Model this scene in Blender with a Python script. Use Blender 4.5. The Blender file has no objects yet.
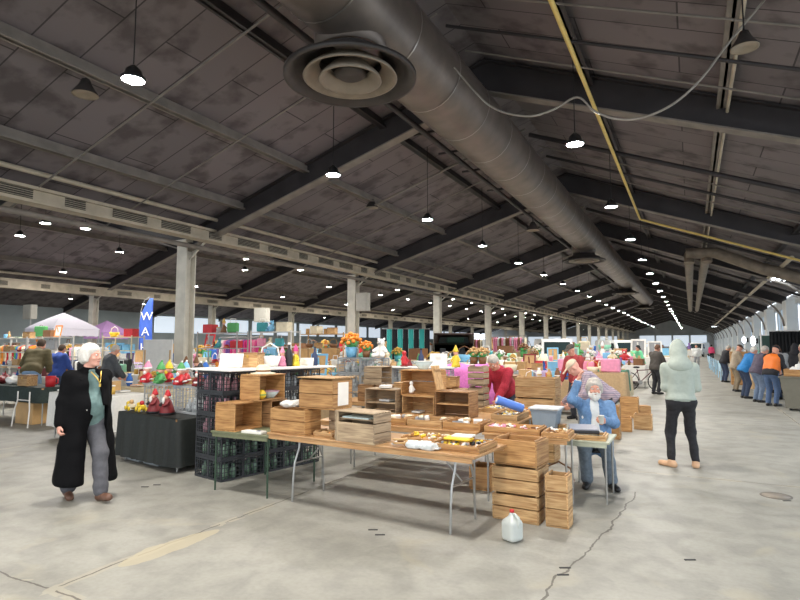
LAMP_E = 520.0
EXPO = 0.92
WORLD_E = 1.5
import bpy, math, random
import numpy as np
from mathutils import Vector, Matrix
random.seed(7); RNG = np.random.RandomState(11)
PI = math.pi
SC = bpy.context.scene
COL = SC.collection
SC.view_settings.view_transform = 'Standard'; SC.view_settings.look = 'None'
SC.view_settings.gamma = 1.0; SC.view_settings.use_curve_mapping = False
SC.view_settings.exposure = EXPO

# ---------------------------------------------------------------- camera
F = 555.0; YAW = math.radians(27.6); PIT = math.atan(45/555.0); CAMH = 1.72
FW = (-math.sin(YAW)*math.cos(PIT), math.cos(YAW)*math.cos(PIT), math.sin(PIT))
RT = (math.cos(YAW), math.sin(YAW), 0.0)
UP = (math.sin(YAW)*math.sin(PIT), -math.cos(YAW)*math.sin(PIT), math.cos(PIT))
cd = bpy.data.cameras.new('camera'); cam = bpy.data.objects.new('camera', cd); COL.objects.link(cam)
cd.sensor_width = 36; cd.lens = 36*F/800; cd.clip_end = 400
cam.location = (0, 0, CAMH); cam.rotation_euler = (PI/2+PIT, 0, YAW)
SC.camera = cam
def ray(px, py):
    a = (px-400)/F; b = (300-py)/F
    return [FW[i]+a*RT[i]+b*UP[i] for i in range(3)]
def G(px, py, z=0.0):
    d = ray(px, py); t = (z-CAMH)/d[2]; return (t*d[0], t*d[1])
def D(px, py, dep):
    """world point seen at a pixel of the photo, dep metres along the view axis"""
    d = ray(px, py); return (dep*d[0], dep*d[1], CAMH+dep*d[2])
def proj(x, y, z):
    p = (x, y, z-CAMH); c = sum(p[i]*FW[i] for i in range(3))
    if c <= 0.01: return None
    return (400+F*sum(p[i]*RT[i] for i in range(3))/c, 300-F*sum(p[i]*UP[i] for i in range(3))/c, c)

# ---------------------------------------------------------------- materials
def lin(c):
    if isinstance(c, str):
        c = [int(c[i:i+2], 16)/255 for i in (0, 2, 4)]
    return tuple((x/12.92 if x <= .04045 else ((x+.055)/1.055)**2.4) for x in c)
MATS = {}
def mat(key, col=None, rough=.6, metal=0.0, var=.12, scale=9.0, bump=0.0, emit=0.0, trans=0.0, alpha=1.0, objrand=0.0, sheen=0.0):
    if key in MATS: return MATS[key]
    m = bpy.data.materials.new(key); m.use_nodes = True
    nt = m.node_tree; b = nt.nodes['Principled BSDF']
    L = lin(col if col is not None else key)
    b.inputs['Roughness'].default_value = rough; b.inputs['Metallic'].default_value = metal
    if trans: b.inputs['Transmission Weight'].default_value = trans
    if alpha < 1: b.inputs['Alpha'].default_value = alpha
    if sheen: b.inputs['Sheen Weight'].default_value = sheen
    if emit:
        b.inputs['Emission Color'].default_value = (*L, 1); b.inputs['Emission Strength'].default_value = emit
    if var:
        tc = nt.nodes.new('ShaderNodeTexCoord'); nz = nt.nodes.new('ShaderNodeTexNoise')
        nz.inputs['Scale'].default_value = scale; nz.inputs['Detail'].default_value = 4
        nt.links.new(tc.outputs['Object'], nz.inputs['Vector'])
        rp = nt.nodes.new('ShaderNodeValToRGB')
        rp.color_ramp.elements[0].position = .3; rp.color_ramp.elements[1].position = .7
        rp.color_ramp.elements[0].color = (*[x*(1-var) for x in L], 1)
        rp.color_ramp.elements[1].color = (*[min(1, x*(1+var)) for x in L], 1)
        nt.links.new(nz.outputs['Fac'], rp.inputs['Fac'])
        out = rp.outputs['Color']
        if objrand:
            oi = nt.nodes.new('ShaderNodeObjectInfo'); hs = nt.nodes.new('ShaderNodeHueSaturation')
            mr = nt.nodes.new('ShaderNodeMapRange'); mr.inputs['To Min'].default_value = 1-objrand; mr.inputs['To Max'].default_value = 1+objrand
            nt.links.new(oi.outputs['Random'], mr.inputs['Value']); nt.links.new(mr.outputs['Result'], hs.inputs['Value'])
            nt.links.new(out, hs.inputs['Color']); out = hs.outputs['Color']
        nt.links.new(out, b.inputs['Base Color'])
        if bump:
            bp = nt.nodes.new('ShaderNodeBump'); bp.inputs['Strength'].default_value = bump; bp.inputs['Distance'].default_value = .02
            nt.links.new(nz.outputs['Fac'], bp.inputs['Height']); nt.links.new(bp.outputs['Normal'], b.inputs['Normal'])
    else:
        b.inputs['Base Color'].default_value = (*L, 1)
    MATS[key] = m; return m
def wood(key, c1, c2, axis=0, rough=.65):
    """plank wood: stretched noise grain along an axis, darker knots, per-object tint"""
    if key in MATS: return MATS[key]
    m = bpy.data.materials.new(key); m.use_nodes = True; nt = m.node_tree; b = nt.nodes['Principled BSDF']
    b.inputs['Roughness'].default_value = rough
    tc = nt.nodes.new('ShaderNodeTexCoord'); mp = nt.nodes.new('ShaderNodeMapping')
    s = [22, 22, 22]; s[axis] = 1.6; mp.inputs['Scale'].default_value = s
    nt.links.new(tc.outputs['Object'], mp.inputs['Vector'])
    nz = nt.nodes.new('ShaderNodeTexNoise'); nz.inputs['Scale'].default_value = 2.2; nz.inputs['Detail'].default_value = 6
    nz.inputs['Distortion'].default_value = .6
    nt.links.new(mp.outputs['Vector'], nz.inputs['Vector'])
    rp = nt.nodes.new('ShaderNodeValToRGB'); e = rp.color_ramp.elements
    e[0].position = .32; e[0].color = (*lin(c2), 1); e[1].position = .62; e[1].color = (*lin(c1), 1)
    nt.links.new(nz.outputs['Fac'], rp.inputs['Fac'])
    n2 = nt.nodes.new('ShaderNodeTexNoise'); n2.inputs['Scale'].default_value = 5
    nt.links.new(tc.outputs['Object'], n2.inputs['Vector'])
    oi = nt.nodes.new('ShaderNodeObjectInfo'); hs = nt.nodes.new('ShaderNodeHueSaturation')
    ad = nt.nodes.new('ShaderNodeMath'); ad.operation = 'ADD'
    nt.links.new(oi.outputs['Random'], ad.inputs[0]); nt.links.new(n2.outputs['Fac'], ad.inputs[1])
    mr = nt.nodes.new('ShaderNodeMapRange'); mr.inputs['From Min'].default_value = .3; mr.inputs['From Max'].default_value = 1.7
    mr.inputs['To Min'].default_value = .72; mr.inputs['To Max'].default_value = 1.25
    nt.links.new(ad.outputs[0], mr.inputs['Value']); nt.links.new(mr.outputs['Result'], hs.inputs['Value'])
    nt.links.new(rp.outputs['Color'], hs.inputs['Color']); nt.links.new(hs.outputs['Color'], b.inputs['Base Color'])
    MATS[key] = m; return m
def C_(hexcol, rough=.6, **k):
    return mat(hexcol+('_%g' % rough if rough != .6 else ''), hexcol, rough, **k)

# ---------------------------------------------------------------- mesh builder
class MB:
    def __init__(s): s.v = []; s.f = []; s.sm = []; s.mi = []; s.m = 0
    def add(s, vs, fs, smooth=False, M=None):
        b = len(s.v)
        if M is not None: vs = [tuple(M @ Vector(v)) for v in vs]
        s.v.extend([tuple(v) for v in vs])
        s.f.extend([tuple(b+i for i in f) for f in fs]); s.sm.extend([smooth]*len(fs)); s.mi.extend([s.m]*len(fs)); return s
    def box(s, c, d, M=None, bev=0.0):
        x, y, z = c; a, b, h = d[0]/2, d[1]/2, d[2]/2
        if bev <= 0:
            vs = [(x+i*a, y+j*b, z+k*h) for k in (-1, 1) for j in (-1, 1) for i in (-1, 1)]
            return s.add(vs, [(0, 2, 3, 1), (4, 5, 7, 6), (0, 1, 5, 4), (2, 6, 7, 3), (0, 4, 6, 2), (1, 3, 7, 5)], False, M)
        e = min(bev, a*.9, b*.9, h*.9); vs = []; idx = {}
        for i in (-1, 1):
            for j in (-1, 1):
                for k in (-1, 1):
                    for ax in range(3):
                        p = [i*(a-e), j*(b-e), k*(h-e)]
                        p[ax] += (i, j, k)[ax]*e
                        idx[(i, j, k, ax)] = len(vs); vs.append((x+p[0], y+p[1], z+p[2]))
        fs = []
        for ax in range(3):
            o = [q for q in range(3) if q != ax]
            for sg in (-1, 1):
                q = []
                for (u, w) in ((-1, -1), (1, -1), (1, 1), (-1, 1)):
                    t = [0, 0, 0]; t[ax] = sg; t[o[0]] = u; t[o[1]] = w; q.append(idx[(*t, ax)])
                flip = (sg < 0) ^ (ax == 1)
                fs.append(tuple(q[::-1] if flip else q))
        for ax in range(3):
            o = [q for q in range(3) if q != ax]
            for u in (-1, 1):
                for w in (-1, 1):
                    t0 = [0, 0, 0]; t0[o[0]] = u; t0[o[1]] = w
                    A = list(t0); A[ax] = -1; B = list(t0); B[ax] = 1
                    fs.append((idx[(*A, o[0])], idx[(*B, o[0])], idx[(*B, o[1])], idx[(*A, o[1])]))
        for i in (-1, 1):
            for j in (-1, 1):
                for k in (-1, 1): fs.append(tuple(idx[(i, j, k, ax)] for ax in range(3)))
        return s.add(vs, fs, False, M)
    def tube(s, pts, r, n=8, cap=True, smooth=True):
        pts = [Vector(p) for p in pts]; R = r if isinstance(r, (list, tuple)) else [r]*len(pts)
        vs = []; fs = []; u = None
        for i, p in enumerate(pts):
            t = (pts[min(i+1, len(pts)-1)]-pts[max(i-1, 0)]).normalized()
            if u is None:
                u = t.cross(Vector((0, 0, 1)) if abs(t.z) < .9 else Vector((1, 0, 0))).normalized()
            else:
                u = (u-t*u.dot(t)).normalized()
            w = t.cross(u)
            for k in range(n):
                a = 2*PI*k/n; vs.append(tuple(p+(u*math.cos(a)+w*math.sin(a))*R[i]))
        for i in range(len(pts)-1):
            for k in range(n):
                k2 = (k+1) % n; fs.append((i*n+k, i*n+k2, (i+1)*n+k2, (i+1)*n+k))
        s.add(vs, fs, smooth)
        if cap:
            s.add(vs[:n], [tuple(range(n))[::-1]]); s.add(vs[-n:], [tuple(range(n))])
        return s
    def lathe(s, prof, c=(0, 0, 0), n=20, M=None, smooth=True, sx=1, sy=1, cap=True):
        """prof: (radius, z) list from bottom to top, turned about the z axis"""
        vs = []; fs = []
        for (r, z) in prof:
            for k in range(n):
                a = 2*PI*k/n; vs.append((c[0]+sx*r*math.cos(a), c[1]+sy*r*math.sin(a), c[2]+z))
        for i in range(len(prof)-1):
            for k in range(n):
                k2 = (k+1) % n; fs.append((i*n+k, i*n+k2, (i+1)*n+k2, (i+1)*n+k))
        if cap and prof[0][0] > 1e-4: fs.append(tuple(range(n))[::-1])
        if cap and prof[-1][0] > 1e-4: fs.append(tuple((len(prof)-1)*n+k for k in range(n)))
        return s.add(vs, fs, smooth, M)
    def ball(s, c, r, n=14, M=None):
        if not isinstance(r, (tuple, list)): r = (r, r, r)
        h = n//2; vs = [(c[0], c[1], c[2]-r[2])]; fs = []
        for i in range(1, h):
            ph = -PI/2+PI*i/h
            for k in range(n):
                a = 2*PI*k/n
                vs.append((c[0]+r[0]*math.cos(ph)*math.cos(a), c[1]+r[1]*math.cos(ph)*math.sin(a), c[2]+r[2]*math.sin(ph)))
        vs.append((c[0], c[1], c[2]+r[2])); t = len(vs)-1
        for k in range(n):
            k2 = (k+1) % n; fs.append((0, 1+k2, 1+k)); fs.append((t, 1+(h-2)*n+k, 1+(h-2)*n+k2))
            for i in range(h-2): fs.append((1+i*n+k, 1+i*n+k2, 1+(i+1)*n+k2, 1+(i+1)*n+k))
        return s.add(vs, fs, True, M)
    def prism(s, poly, y0, y1, M=None, smooth=False):
        """poly in xz, extruded along y"""
        n = len(poly); vs = [(x, y0, z) for x, z in poly]+[(x, y1, z) for x, z in poly]
        fs = [tuple(range(n)), tuple(range(2*n-1, n-1, -1))]
        fs += [(i, i+n, (i+1) % n+n, (i+1) % n) for i in range(n)]
        return s.add(vs, fs, smooth, M)
    def grid(s, P, thick=0.0, smooth=True):
        """P: rows of points -> sheet (double-walled if thick)"""
        nr = len(P); nc = len(P[0]); vs = [tuple(p) for r in P for p in r]
        fs = [(i*nc+j, i*nc+j+1, (i+1)*nc+j+1, (i+1)*nc+j) for i in range(nr-1) for j in range(nc-1)]
        return s.add(vs, fs, smooth)
    def mesh(s, name, mats):
        me = bpy.data.meshes.new(name); me.from_pydata(s.v, [], s.f)
        for m in (mats if isinstance(mats, (list, tuple)) else [mats]): me.materials.append(m)
        me.polygons.foreach_set('use_smooth', s.sm); me.polygons.foreach_set('material_index', s.mi)
        me.update(); return me
    def build(s, name, mats, parent=None, loc=(0, 0, 0), rz=0.0):
        o = bpy.data.objects.new(name, s.mesh(name, mats)); COL.objects.link(o)
        o.location = loc; o.rotation_euler = (0, 0, rz)
        if parent is not None: o.parent = parent
        return o
def solid(o, t, off=0):
    md = o.modifiers.new('thickness', 'SOLIDIFY'); md.thickness = t; md.offset = off; return o
def tag(o, label=None, cat=None, group=None, kind=None):
    if label: o['label'] = label
    if cat: o['category'] = cat
    if group: o['group'] = group
    if kind: o['kind'] = kind
    return o
def empty(name, loc=(0, 0, 0), rz=0.0, label=None, cat=None, group=None):
    o = bpy.data.objects.new(name, None); COL.objects.link(o); o.empty_display_size = .05
    o.location = loc; o.rotation_euler = (0, 0, rz); return tag(o, label, cat, group)
KIDS = {}
def kids(o):
    return [c for c in o.children]
def dup(o, loc=None, rz=None, label=None, group=None, scale=None, rot=None, parent=None):
    r = o.copy(); COL.objects.link(r); r.parent = parent
    for c in o.children: dup(c, parent=r)
    if loc is not None: r.location = loc
    if rz is not None: r.rotation_euler = (0, 0, rz)
    if rot is not None: r.rotation_euler = rot
    if scale is not None: r.scale = (scale,)*3 if isinstance(scale, (int, float)) else scale
    if label: r['label'] = label
    if group: r['group'] = group
    return r
def remat(o, mapping):
    """give a copied thing its own materials: slot index -> material on a mesh copy"""
    me = o.data.copy(); o.data = me
    for i, m in mapping.items(): me.materials[i] = m
    return o
def struct(name, mb, m, **k):
    return tag(mb.build(name, m, **k), kind='structure')
def vary(s): return (random.random()-.5)*2*s
OCC = []      # ground rectangles already taken
ORD = {}
ORDW = ['first', 'second', 'third', 'fourth', 'fifth', 'sixth']
def ordlab(o, base):
    o['label'] = base; ORD.setdefault(base, []).append(o); return o
# ================================================================ the hall
XL, XR, XRIDGE = -12.0, 4.6, -3.5
YEND, YBACK = 136.0, -14.0
def zroof(x):   # underside of the boarding, main bay
    return 7.55-.335*(XRIDGE-x) if x < XRIDGE else 7.55-.405*(x-XRIDGE)
def zroof2(x):  # second and third bays to the west
    if x >= XL: return zroof(x)
    w = 16.6; c = XL-w/2-(w*int((XL-x)//w)); return 7.5-.335*abs(x-c)
# ---- floor
def floor_mat():
    m = bpy.data.materials.new('worn concrete'); m.use_nodes = True; nt = m.node_tree; N = nt.nodes; Lk = nt.links
    b = N['Principled BSDF']; b.inputs['Roughness'].default_value = .55
    tc = N.new('ShaderNodeTexCoord'); P = tc.outputs['Object']
    def noise(sc, det=5, dist=0., vec=P):
        n = N.new('ShaderNodeTexNoise'); n.inputs['Scale'].default_value = sc; n.inputs['Detail'].default_value = det
        n.inputs['Distortion'].default_value = dist; Lk.new(vec, n.inputs['Vector']); return n.outputs['Fac']
    def ramp(fac, st):
        r = N.new('ShaderNodeValToRGB'); e = r.color_ramp.elements
        while len(e) < len(st): e.new(.5)
        for q, (p, c) in zip(e, st): q.position = p; q.color = (*c, 1) if len(c) == 3 else c
        Lk.new(fac, r.inputs['Fac']); return r.outputs['Color']
    def mix(a, bb, f, mode='MIX'):
        x = N.new('ShaderNodeMix'); x.data_type = 'RGBA'; x.blend_type = mode
        for sck, val in ((x.inputs['Factor'], f), (x.inputs['A'], a), (x.inputs['B'], bb)):
            if hasattr(val, 'links'): Lk.new(val, sck)
            else: sck.default_value = val if isinstance(val, float) else (*val, 1)
        return x.outputs['Result']
    def mth(op, a, bb=None, clampit=False):
        x = N.new('ShaderNodeMath'); x.operation = op; x.use_clamp = clampit
        for i, val in enumerate((a, bb)):
            if val is None: continue
            if hasattr(val, 'links'): Lk.new(val, x.inputs[i])
            else: x.inputs[i].default_value = val
        return x.outputs[0]
    base = ramp(noise(.55, 6, .8), [(.3, lin('8d8b81')), (.5, lin('9d9b91')), (.72, lin('a8a69c'))])
    base = mix(base, ramp(noise(3.1, 8, .4), [(.35, (.5, .51, .52)), (.58, (1, 1, 1))]), .42, 'MULTIPLY')
    base = mix(base, ramp(noise(26, 5), [(.3, (.75, .75, .74)), (.6, (1, 1, 1))]), .35, 'MULTIPLY')
    base = mix(base, lin('b0a78f'), mth('MULTIPLY', ramp(noise(.9, 3, 1.5), [(.6, (0, 0, 0)), (.7, (1, 1, 1))]), .35))
    sx = N.new('ShaderNodeSeparateXYZ'); Lk.new(P, sx.inputs[0]); X, Y = sx.outputs[0], sx.outputs[1]
    wob = mth('MULTIPLY', mth('SUBTRACT', noise(5, 6), .5), .07)
    wob2 = mth('MULTIPLY', mth('SUBTRACT', noise(1.3, 7), .5), .42)
    def line(coord, at, half, w):
        d = mth('ABSOLUTE', mth('SUBTRACT', mth('ADD', coord, w), at))
        return mth('LESS_THAN', d, half)
    def joints(coord, at, step, half, w):
        t = mth('MODULO', mth('ADD', mth('SUBTRACT', mth('ADD', coord, w), at), step*40+step/2), step)
        return mth('LESS_THAN', mth('ABSOLUTE', mth('SUBTRACT', t, step/2)), half)
    wide = mth('MULTIPLY', mth('MAXIMUM', joints(X, -4.08, 6.1, .05, wob), joints(Y, 2.46, 5.9, .05, wob)), mth('GREATER_THAN', noise(1.1, 4), .52))
    base = mix(base, lin('b0a894'), mth('MULTIPLY', wide, .5))
    jn = mth('MAXIMUM', joints(X, -4.08, 6.1, .008, wob), joints(Y, 2.46, 5.9, .008, wob))
    crack = line(mth('SUBTRACT', X, mth('MULTIPLY', Y, .106)), -1.37, .009, wob2)
    crack = mth('MULTIPLY', crack, mth('MULTIPLY', mth('LESS_THAN', Y, 7.2), mth('GREATER_THAN', Y, 1.0)))
    jn = mth('MULTIPLY', jn, mth('GREATER_THAN', noise(2.3, 5), .42))
    base = mix(base, lin('4a453d'), mth('MULTIPLY', mth('MAXIMUM', jn, crack), .8))
    # pale cement patch on the joint
    px = mth('DIVIDE', mth('ADD', mth('ADD', X, 4.02), wob2), .13); py = mth('DIVIDE', mth('SUBTRACT', Y, 3.45), .5)
    pr_ = mth('LESS_THAN', mth('ADD', mth('MULTIPLY', px, px), mth('MULTIPLY', py, py)), 1.0)
    base = mix(base, lin('b3a88c'), mth('MULTIPLY', pr_, .7))
    Lk.new(base, b.inputs['Base Color'])
    rr = N.new('ShaderNodeMapRange'); rr.inputs['To Min'].default_value = .42; rr.inputs['To Max'].default_value = .75
    Lk.new(noise(2, 5), rr.inputs['Value']); Lk.new(rr.outputs['Result'], b.inputs['Roughness'])
    bp = N.new('ShaderNodeBump'); bp.inputs['Strength'].default_value = .12; bp.inputs['Distance'].default_value = .01
    Lk.new(noise(40, 4), bp.inputs['Height']); Lk.new(bp.outputs['Normal'], b.inputs['Normal'])
    return m
struct('floor', MB().box((-20, 62, -.05), (60, 150, .1)), floor_mat())
# ---- roof boarding
def board_mat(key, c1, c2, seam):
    m = bpy.data.materials.new(key); m.use_nodes = True; nt = m.node_tree; N = nt.nodes; Lk = nt.links
    b = N['Principled BSDF']; b.inputs['Roughness'].default_value = .8
    tc = N.new('ShaderNodeTexCoord')
    br = N.new('ShaderNodeTexBrick'); br.inputs['Scale'].default_value = 1.0
    br.inputs['Mortar Size'].default_value = .012; br.inputs['Brick Width'].default_value = 2.8; br.inputs['Row Height'].default_value = .7
    br.inputs['Color1'].default_value = (*lin(c1), 1); br.inputs['Color2'].default_value = (*lin(c2), 1); br.inputs['Mortar'].default_value = (*lin(seam), 1)
    mp = N.new('ShaderNodeMapping'); mp.inputs['Rotation'].default_value = (0, 0, 0); Lk.new(tc.outputs['Object'], mp.inputs['Vector'])
    Lk.new(mp.outputs['Vector'], br.inputs['Vector'])
    nz = N.new('ShaderNodeTexNoise'); nz.inputs['Scale'].default_value = 1.6; nz.inputs['Detail'].default_value = 9; Lk.new(tc.outputs['Object'], nz.inputs['Vector'])
    rp = N.new('ShaderNodeValToRGB'); rp.color_ramp.elements[0].position = .36; rp.color_ramp.elements[0].color = (.4, .38, .38, 1)
    rp.color_ramp.elements[1].position = .5; rp.color_ramp.elements[1].color = (1, 1, 1, 1); Lk.new(nz.outputs['Fac'], rp.inputs['Fac'])
    mx = N.new('ShaderNodeMix'); mx.data_type = 'RGBA'; mx.blend_type = 'MULTIPLY'; mx.inputs['Factor'].default_value = .8
    Lk.new(br.outputs['Color'], mx.inputs['A']); Lk.new(rp.outputs['Color'], mx.inputs['B']); Lk.new(mx.outputs['Result'], b.inputs['Base Color'])
    return m
ROOF = board_mat('dark roof boarding', '7b7374', '6e6768', '403b3c')
def slope(name, x0, x1, zf, m):
    z0, z1 = zf(x0+1e-6), zf(x1-1e-6); T = .12
    struct(name, MB().prism([(x0, z0), (x1, z1), (x1, z1+T), (x0, z0+T)], YBACK, YEND), m)
slope('ceiling_main_west', XL, XRIDGE, zroof, ROOF)
slope('ceiling_main_east', XRIDGE, XR, zroof, ROOF)
for i in range(2):
    a = XL-16.6*(i+1); c = a+8.3
    slope('ceiling_bay_east', c, XL-16.6*i, zroof2, ROOF); slope('ceiling_bay_west', a, c, zroof2, ROOF)
DARK = mat('rafter paint', '332f30', .55, var=.25, scale=2)
GREYST = mat('dusty grey steel', '7d766e', .6, var=.2, scale=3)
BEIGE = mat('beige steel', 'b9ae99', .6, var=.15, scale=3)
COLM = mat('column paint', 'cfcabc', .55, var=.12, scale=3)
# ---- rafters: tapered I beams (web, bottom flange, top flange)
def rafter(xa, xb, za, zb, ta, tb, y, light):
    mb = MB(); mb.m = 0
    mb.prism([(xa, za), (xb, zb), (xb, tb), (xa, ta)], y-.02, y+.02)
    mb.m = 1
    mb.prism([(xa, za-.03), (xb, zb-.03), (xb, zb), (xa, za)], y-.13, y+.13)
    mb.m = 0
    mb.prism([(xa, ta-.03), (xb, tb-.03), (xb, tb), (xa, ta)], y-.13, y+.13)
    struct('roof_beam', mb, [DARK, light])
RY = [2.1+8.4*k for k in range(-1, 16)]
for y in RY:
    rafter(XL, XRIDGE, 4.27, 6.85, zroof(XL)-.01, 7.5, y, GREYST)
    rafter(XRIDGE, XR, 6.85, 3.85, 7.5, zroof(XR)-.01, y, GREYST)
    for i in range(2):
        a = XL-16.6*(i+1); c = a+8.3
        rafter(c, XL-16.6*i, 6.8, 4.27, 7.45, 4.7, y, GREYST); rafter(a, c, 4.27, 6.8, 4.7, 7.45, y, GREYST)
# ---- purlins along the hall
def purlin(x, m, w=.16, h=.2, name='roof_beam', dz=0):
    z = zroof2(x)-h/2-.02-dz
    mb = MB(); mb.box((x, (YBACK+YEND)/2, z-h/2+.02), (w, YEND-YBACK, .04)); mb.box((x, (YBACK+YEND)/2, z), (.04, YEND-YBACK, h))
    struct(name, mb, m)
for x, m in ((-10, GREYST), (-8, GREYST), (-5.9, DARK), (-1.5, DARK), (.6, GREYST), (2.7, DARK), (-14.5, GREYST), (-17, GREYST), (-23, GREYST), (-26, GREYST), (-31, GREYST), (-34, GREYST)):
    purlin(x, m)
# ---- eave box beams with vent grilles between the bays
VENT = mat('louvre brown', '4c463d', .7, var=.2, scale=20)  # dark brown tone of the louvre slats
def box_beam(x, zb, zt, wd, name):
    mb = MB(); mb.m = 0; mb.box((x, (YBACK+YEND)/2, (zb+zt)/2), (wd, YEND-YBACK, zt-zb))
    mb.box((x+wd/2+.03, (YBACK+YEND)/2, zt-.03), (.1, YEND-YBACK, .06)); mb.box((x+wd/2+.03, (YBACK+YEND)/2, zb+.03), (.1, YEND-YBACK, .06))
    struct(name, mb, BEIGE)
box_beam(-11.1, 4.4, 4.72, .26, 'trim_1')
box_beam(-27.5, 4.3, 4.74, .3, 'trim_2')
for xb in (-11.12, -27.5):
    y = 3.0; k = 0
    while y < 75:
        mb = MB()
        for j in range(5): mb.box((0, 0, -.08+.04*j), (.02, .85 if k % 3 else .42, .022))
        o = mb.build('vent_grille', VENT, loc=(xb+.17, y, 4.56 if xb > -20 else 4.52)); k += 1
        o['category'] = 'vent'; o['group'] = 'vent grilles along the eave beams'
        ordlab(o, 'brown louvred vent grille on the %s beige eave beam' % ('nearer' if xb > -20 else 'farther'))
        y += 1.25 if xb > -20 else 2.1
def catmull(p, k):
    p = [Vector(q) for q in p]; r = []
    for i in range(len(p)-1):
        a, b, c, d = p[max(0, i-1)], p[i], p[i+1], p[min(len(p)-1, i+2)]
        for j in range(k):
            t = j/k; r.append(.5*((2*b)+(c-a)*t+(2*a-5*b+4*c-d)*t*t+(3*b-a-3*c+d)*t**3))
    return r+[p[-1]]
def pipe(name, pts, r, m, kind='structure', n=10): return tag(MB().tube(pts, r, n).build(name, m), kind=kind)
pipe('trim_3', [(-10.9, YBACK, 4.98), (-10.9, YEND, 4.98)], .05, BEIGE)
pipe('trim_4', [(-11.4, YBACK, 4.28), (-11.4, YEND, 4.28)], .06, GREYST)
pipe('trim_5', [(-27.3, YBACK, 5.0), (-27.3, YEND, 5.0)], .06, BEIGE)
# ---- columns
def column(x, y, z=4.52):
    mb = MB(); mb.box((x, y-.15, z/2), (.36, .035, z)); mb.box((x, y+.15, z/2), (.36, .035, z)); mb.box((x, y, z/2), (.05, .3, z))
    mb.box((x, y, .02), (.5, .45, .04)); mb.box((x, y, z-.03), (.5, .5, .06))
    mb.tube([(x+.12, y, z-.5), (x+.75, y, z-.02)], .03, 6)
    struct('column', mb, COLM)
for k in range(15):
    y = 10.5+8.4*k
    column(-12, y)
    if y < 110:
        column(-28.6, y+ (-1.0 if k == 0 else 0))
# ---- walls
WHITE = mat('painted white wall', 'c9cbc9', .7, var=.1, scale=.8)
GREYW = mat('grey blue wall', 'a5b0b3', .7, var=.1, scale=.7)
SKYW = mat('daylit window glass', 'd8e4f0', .3, var=.0, emit=.42)  # left-wall windows, also the glow panes added on the end wall
struct('wall_end', MB().prism([(-45.2, 0), (4.8, 0), (4.8, 4.3), (XRIDGE, 7.6), (XL, 4.7), (-20.3, 7.5), (-28.6, 4.7), (-36.9, 7.5), (-45.2, 4.7)], YEND, YEND+.2), WHITE)
mb = MB(); mb.box((-45.3, 61, 1.45), (.2, 150, 2.9)); mb.box((-45.3, 61, 4.75), (.2, 150, .5)); mb.box((-45.3, 11, 3.7), (.2, 50, 1.6))
for k in range(4): struct('window_%d' % (80+k), MB().box((-8.7+3.4*k, YEND-.03, 2.6), (3.0, .06, 2.4)), SKYW)  # made-up glowing panes, added to brighten the end wall of the main bay
for k in range(7): struct('window_%d' % (90+k), MB().box((-42+4.2*k, YEND-.03, 2.6), (3.6, .06, 2.2)), SKYW)  # more added glow panes, lifting the end wall across the west bays
y = 36.0; n = 0
struct('wall_left', mb, GREYW)
while y < 120:
    struct('window_%d' % (n+1), MB().box((-45.28, y+2.0, 3.7), (.06, 3.8, 1.6)), SKYW)
    struct('trim_%d' % (10+n), MB().box((-45.25, y+4.2, 3.7), (.14, .6, 1.6)), GREYW); y += 4.4; n += 1
# right wall: pilasters, arched heads and pale windows from Y = 22 on
PILM = mat('white pilaster paint', 'dcdedb', .65, var=.06, scale=1.5)
BLUEW = mat('blue grey window', '93a7bb', .3, var=.15, scale=.6, emit=.35)
mb = MB(); mb.box((4.9, 79, .55), (.3, 116, 1.1)); mb.box((4.9, 79, 4.05), (.3, 116, .5)); struct('wall_right', mb, WHITE)
for k in range(15):
    y = 18.9+8.4*k-1.0
    struct('pilaster', MB().box((4.6, y, 2.0), (.5, 1.3, 4.0)), PILM)
    struct('window_%d' % (40+k), MB().box((4.95, y+4.2, 2.45), (.08, 7.1, 2.7)), BLUEW)
    mb = MB()
    for j in range(5): mb.box((4.86, y+.65+1.42*j+.7, 2.45), (.07, .07, 2.7))
    mb.box((4.86, y+4.2, 2.45), (.07, 7.1, .07)); struct('trim_%d' % (60+k), mb, PILM)
    arc = []
    for j in range(9):
        a = PI/2*j/8; arc.append((4.3-1.9*(1-math.cos(a)), y, 2.7+1.65*math.sin(a)))
    pipe('roof_brace', arc, .05, GREYST) if k else None
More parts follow.
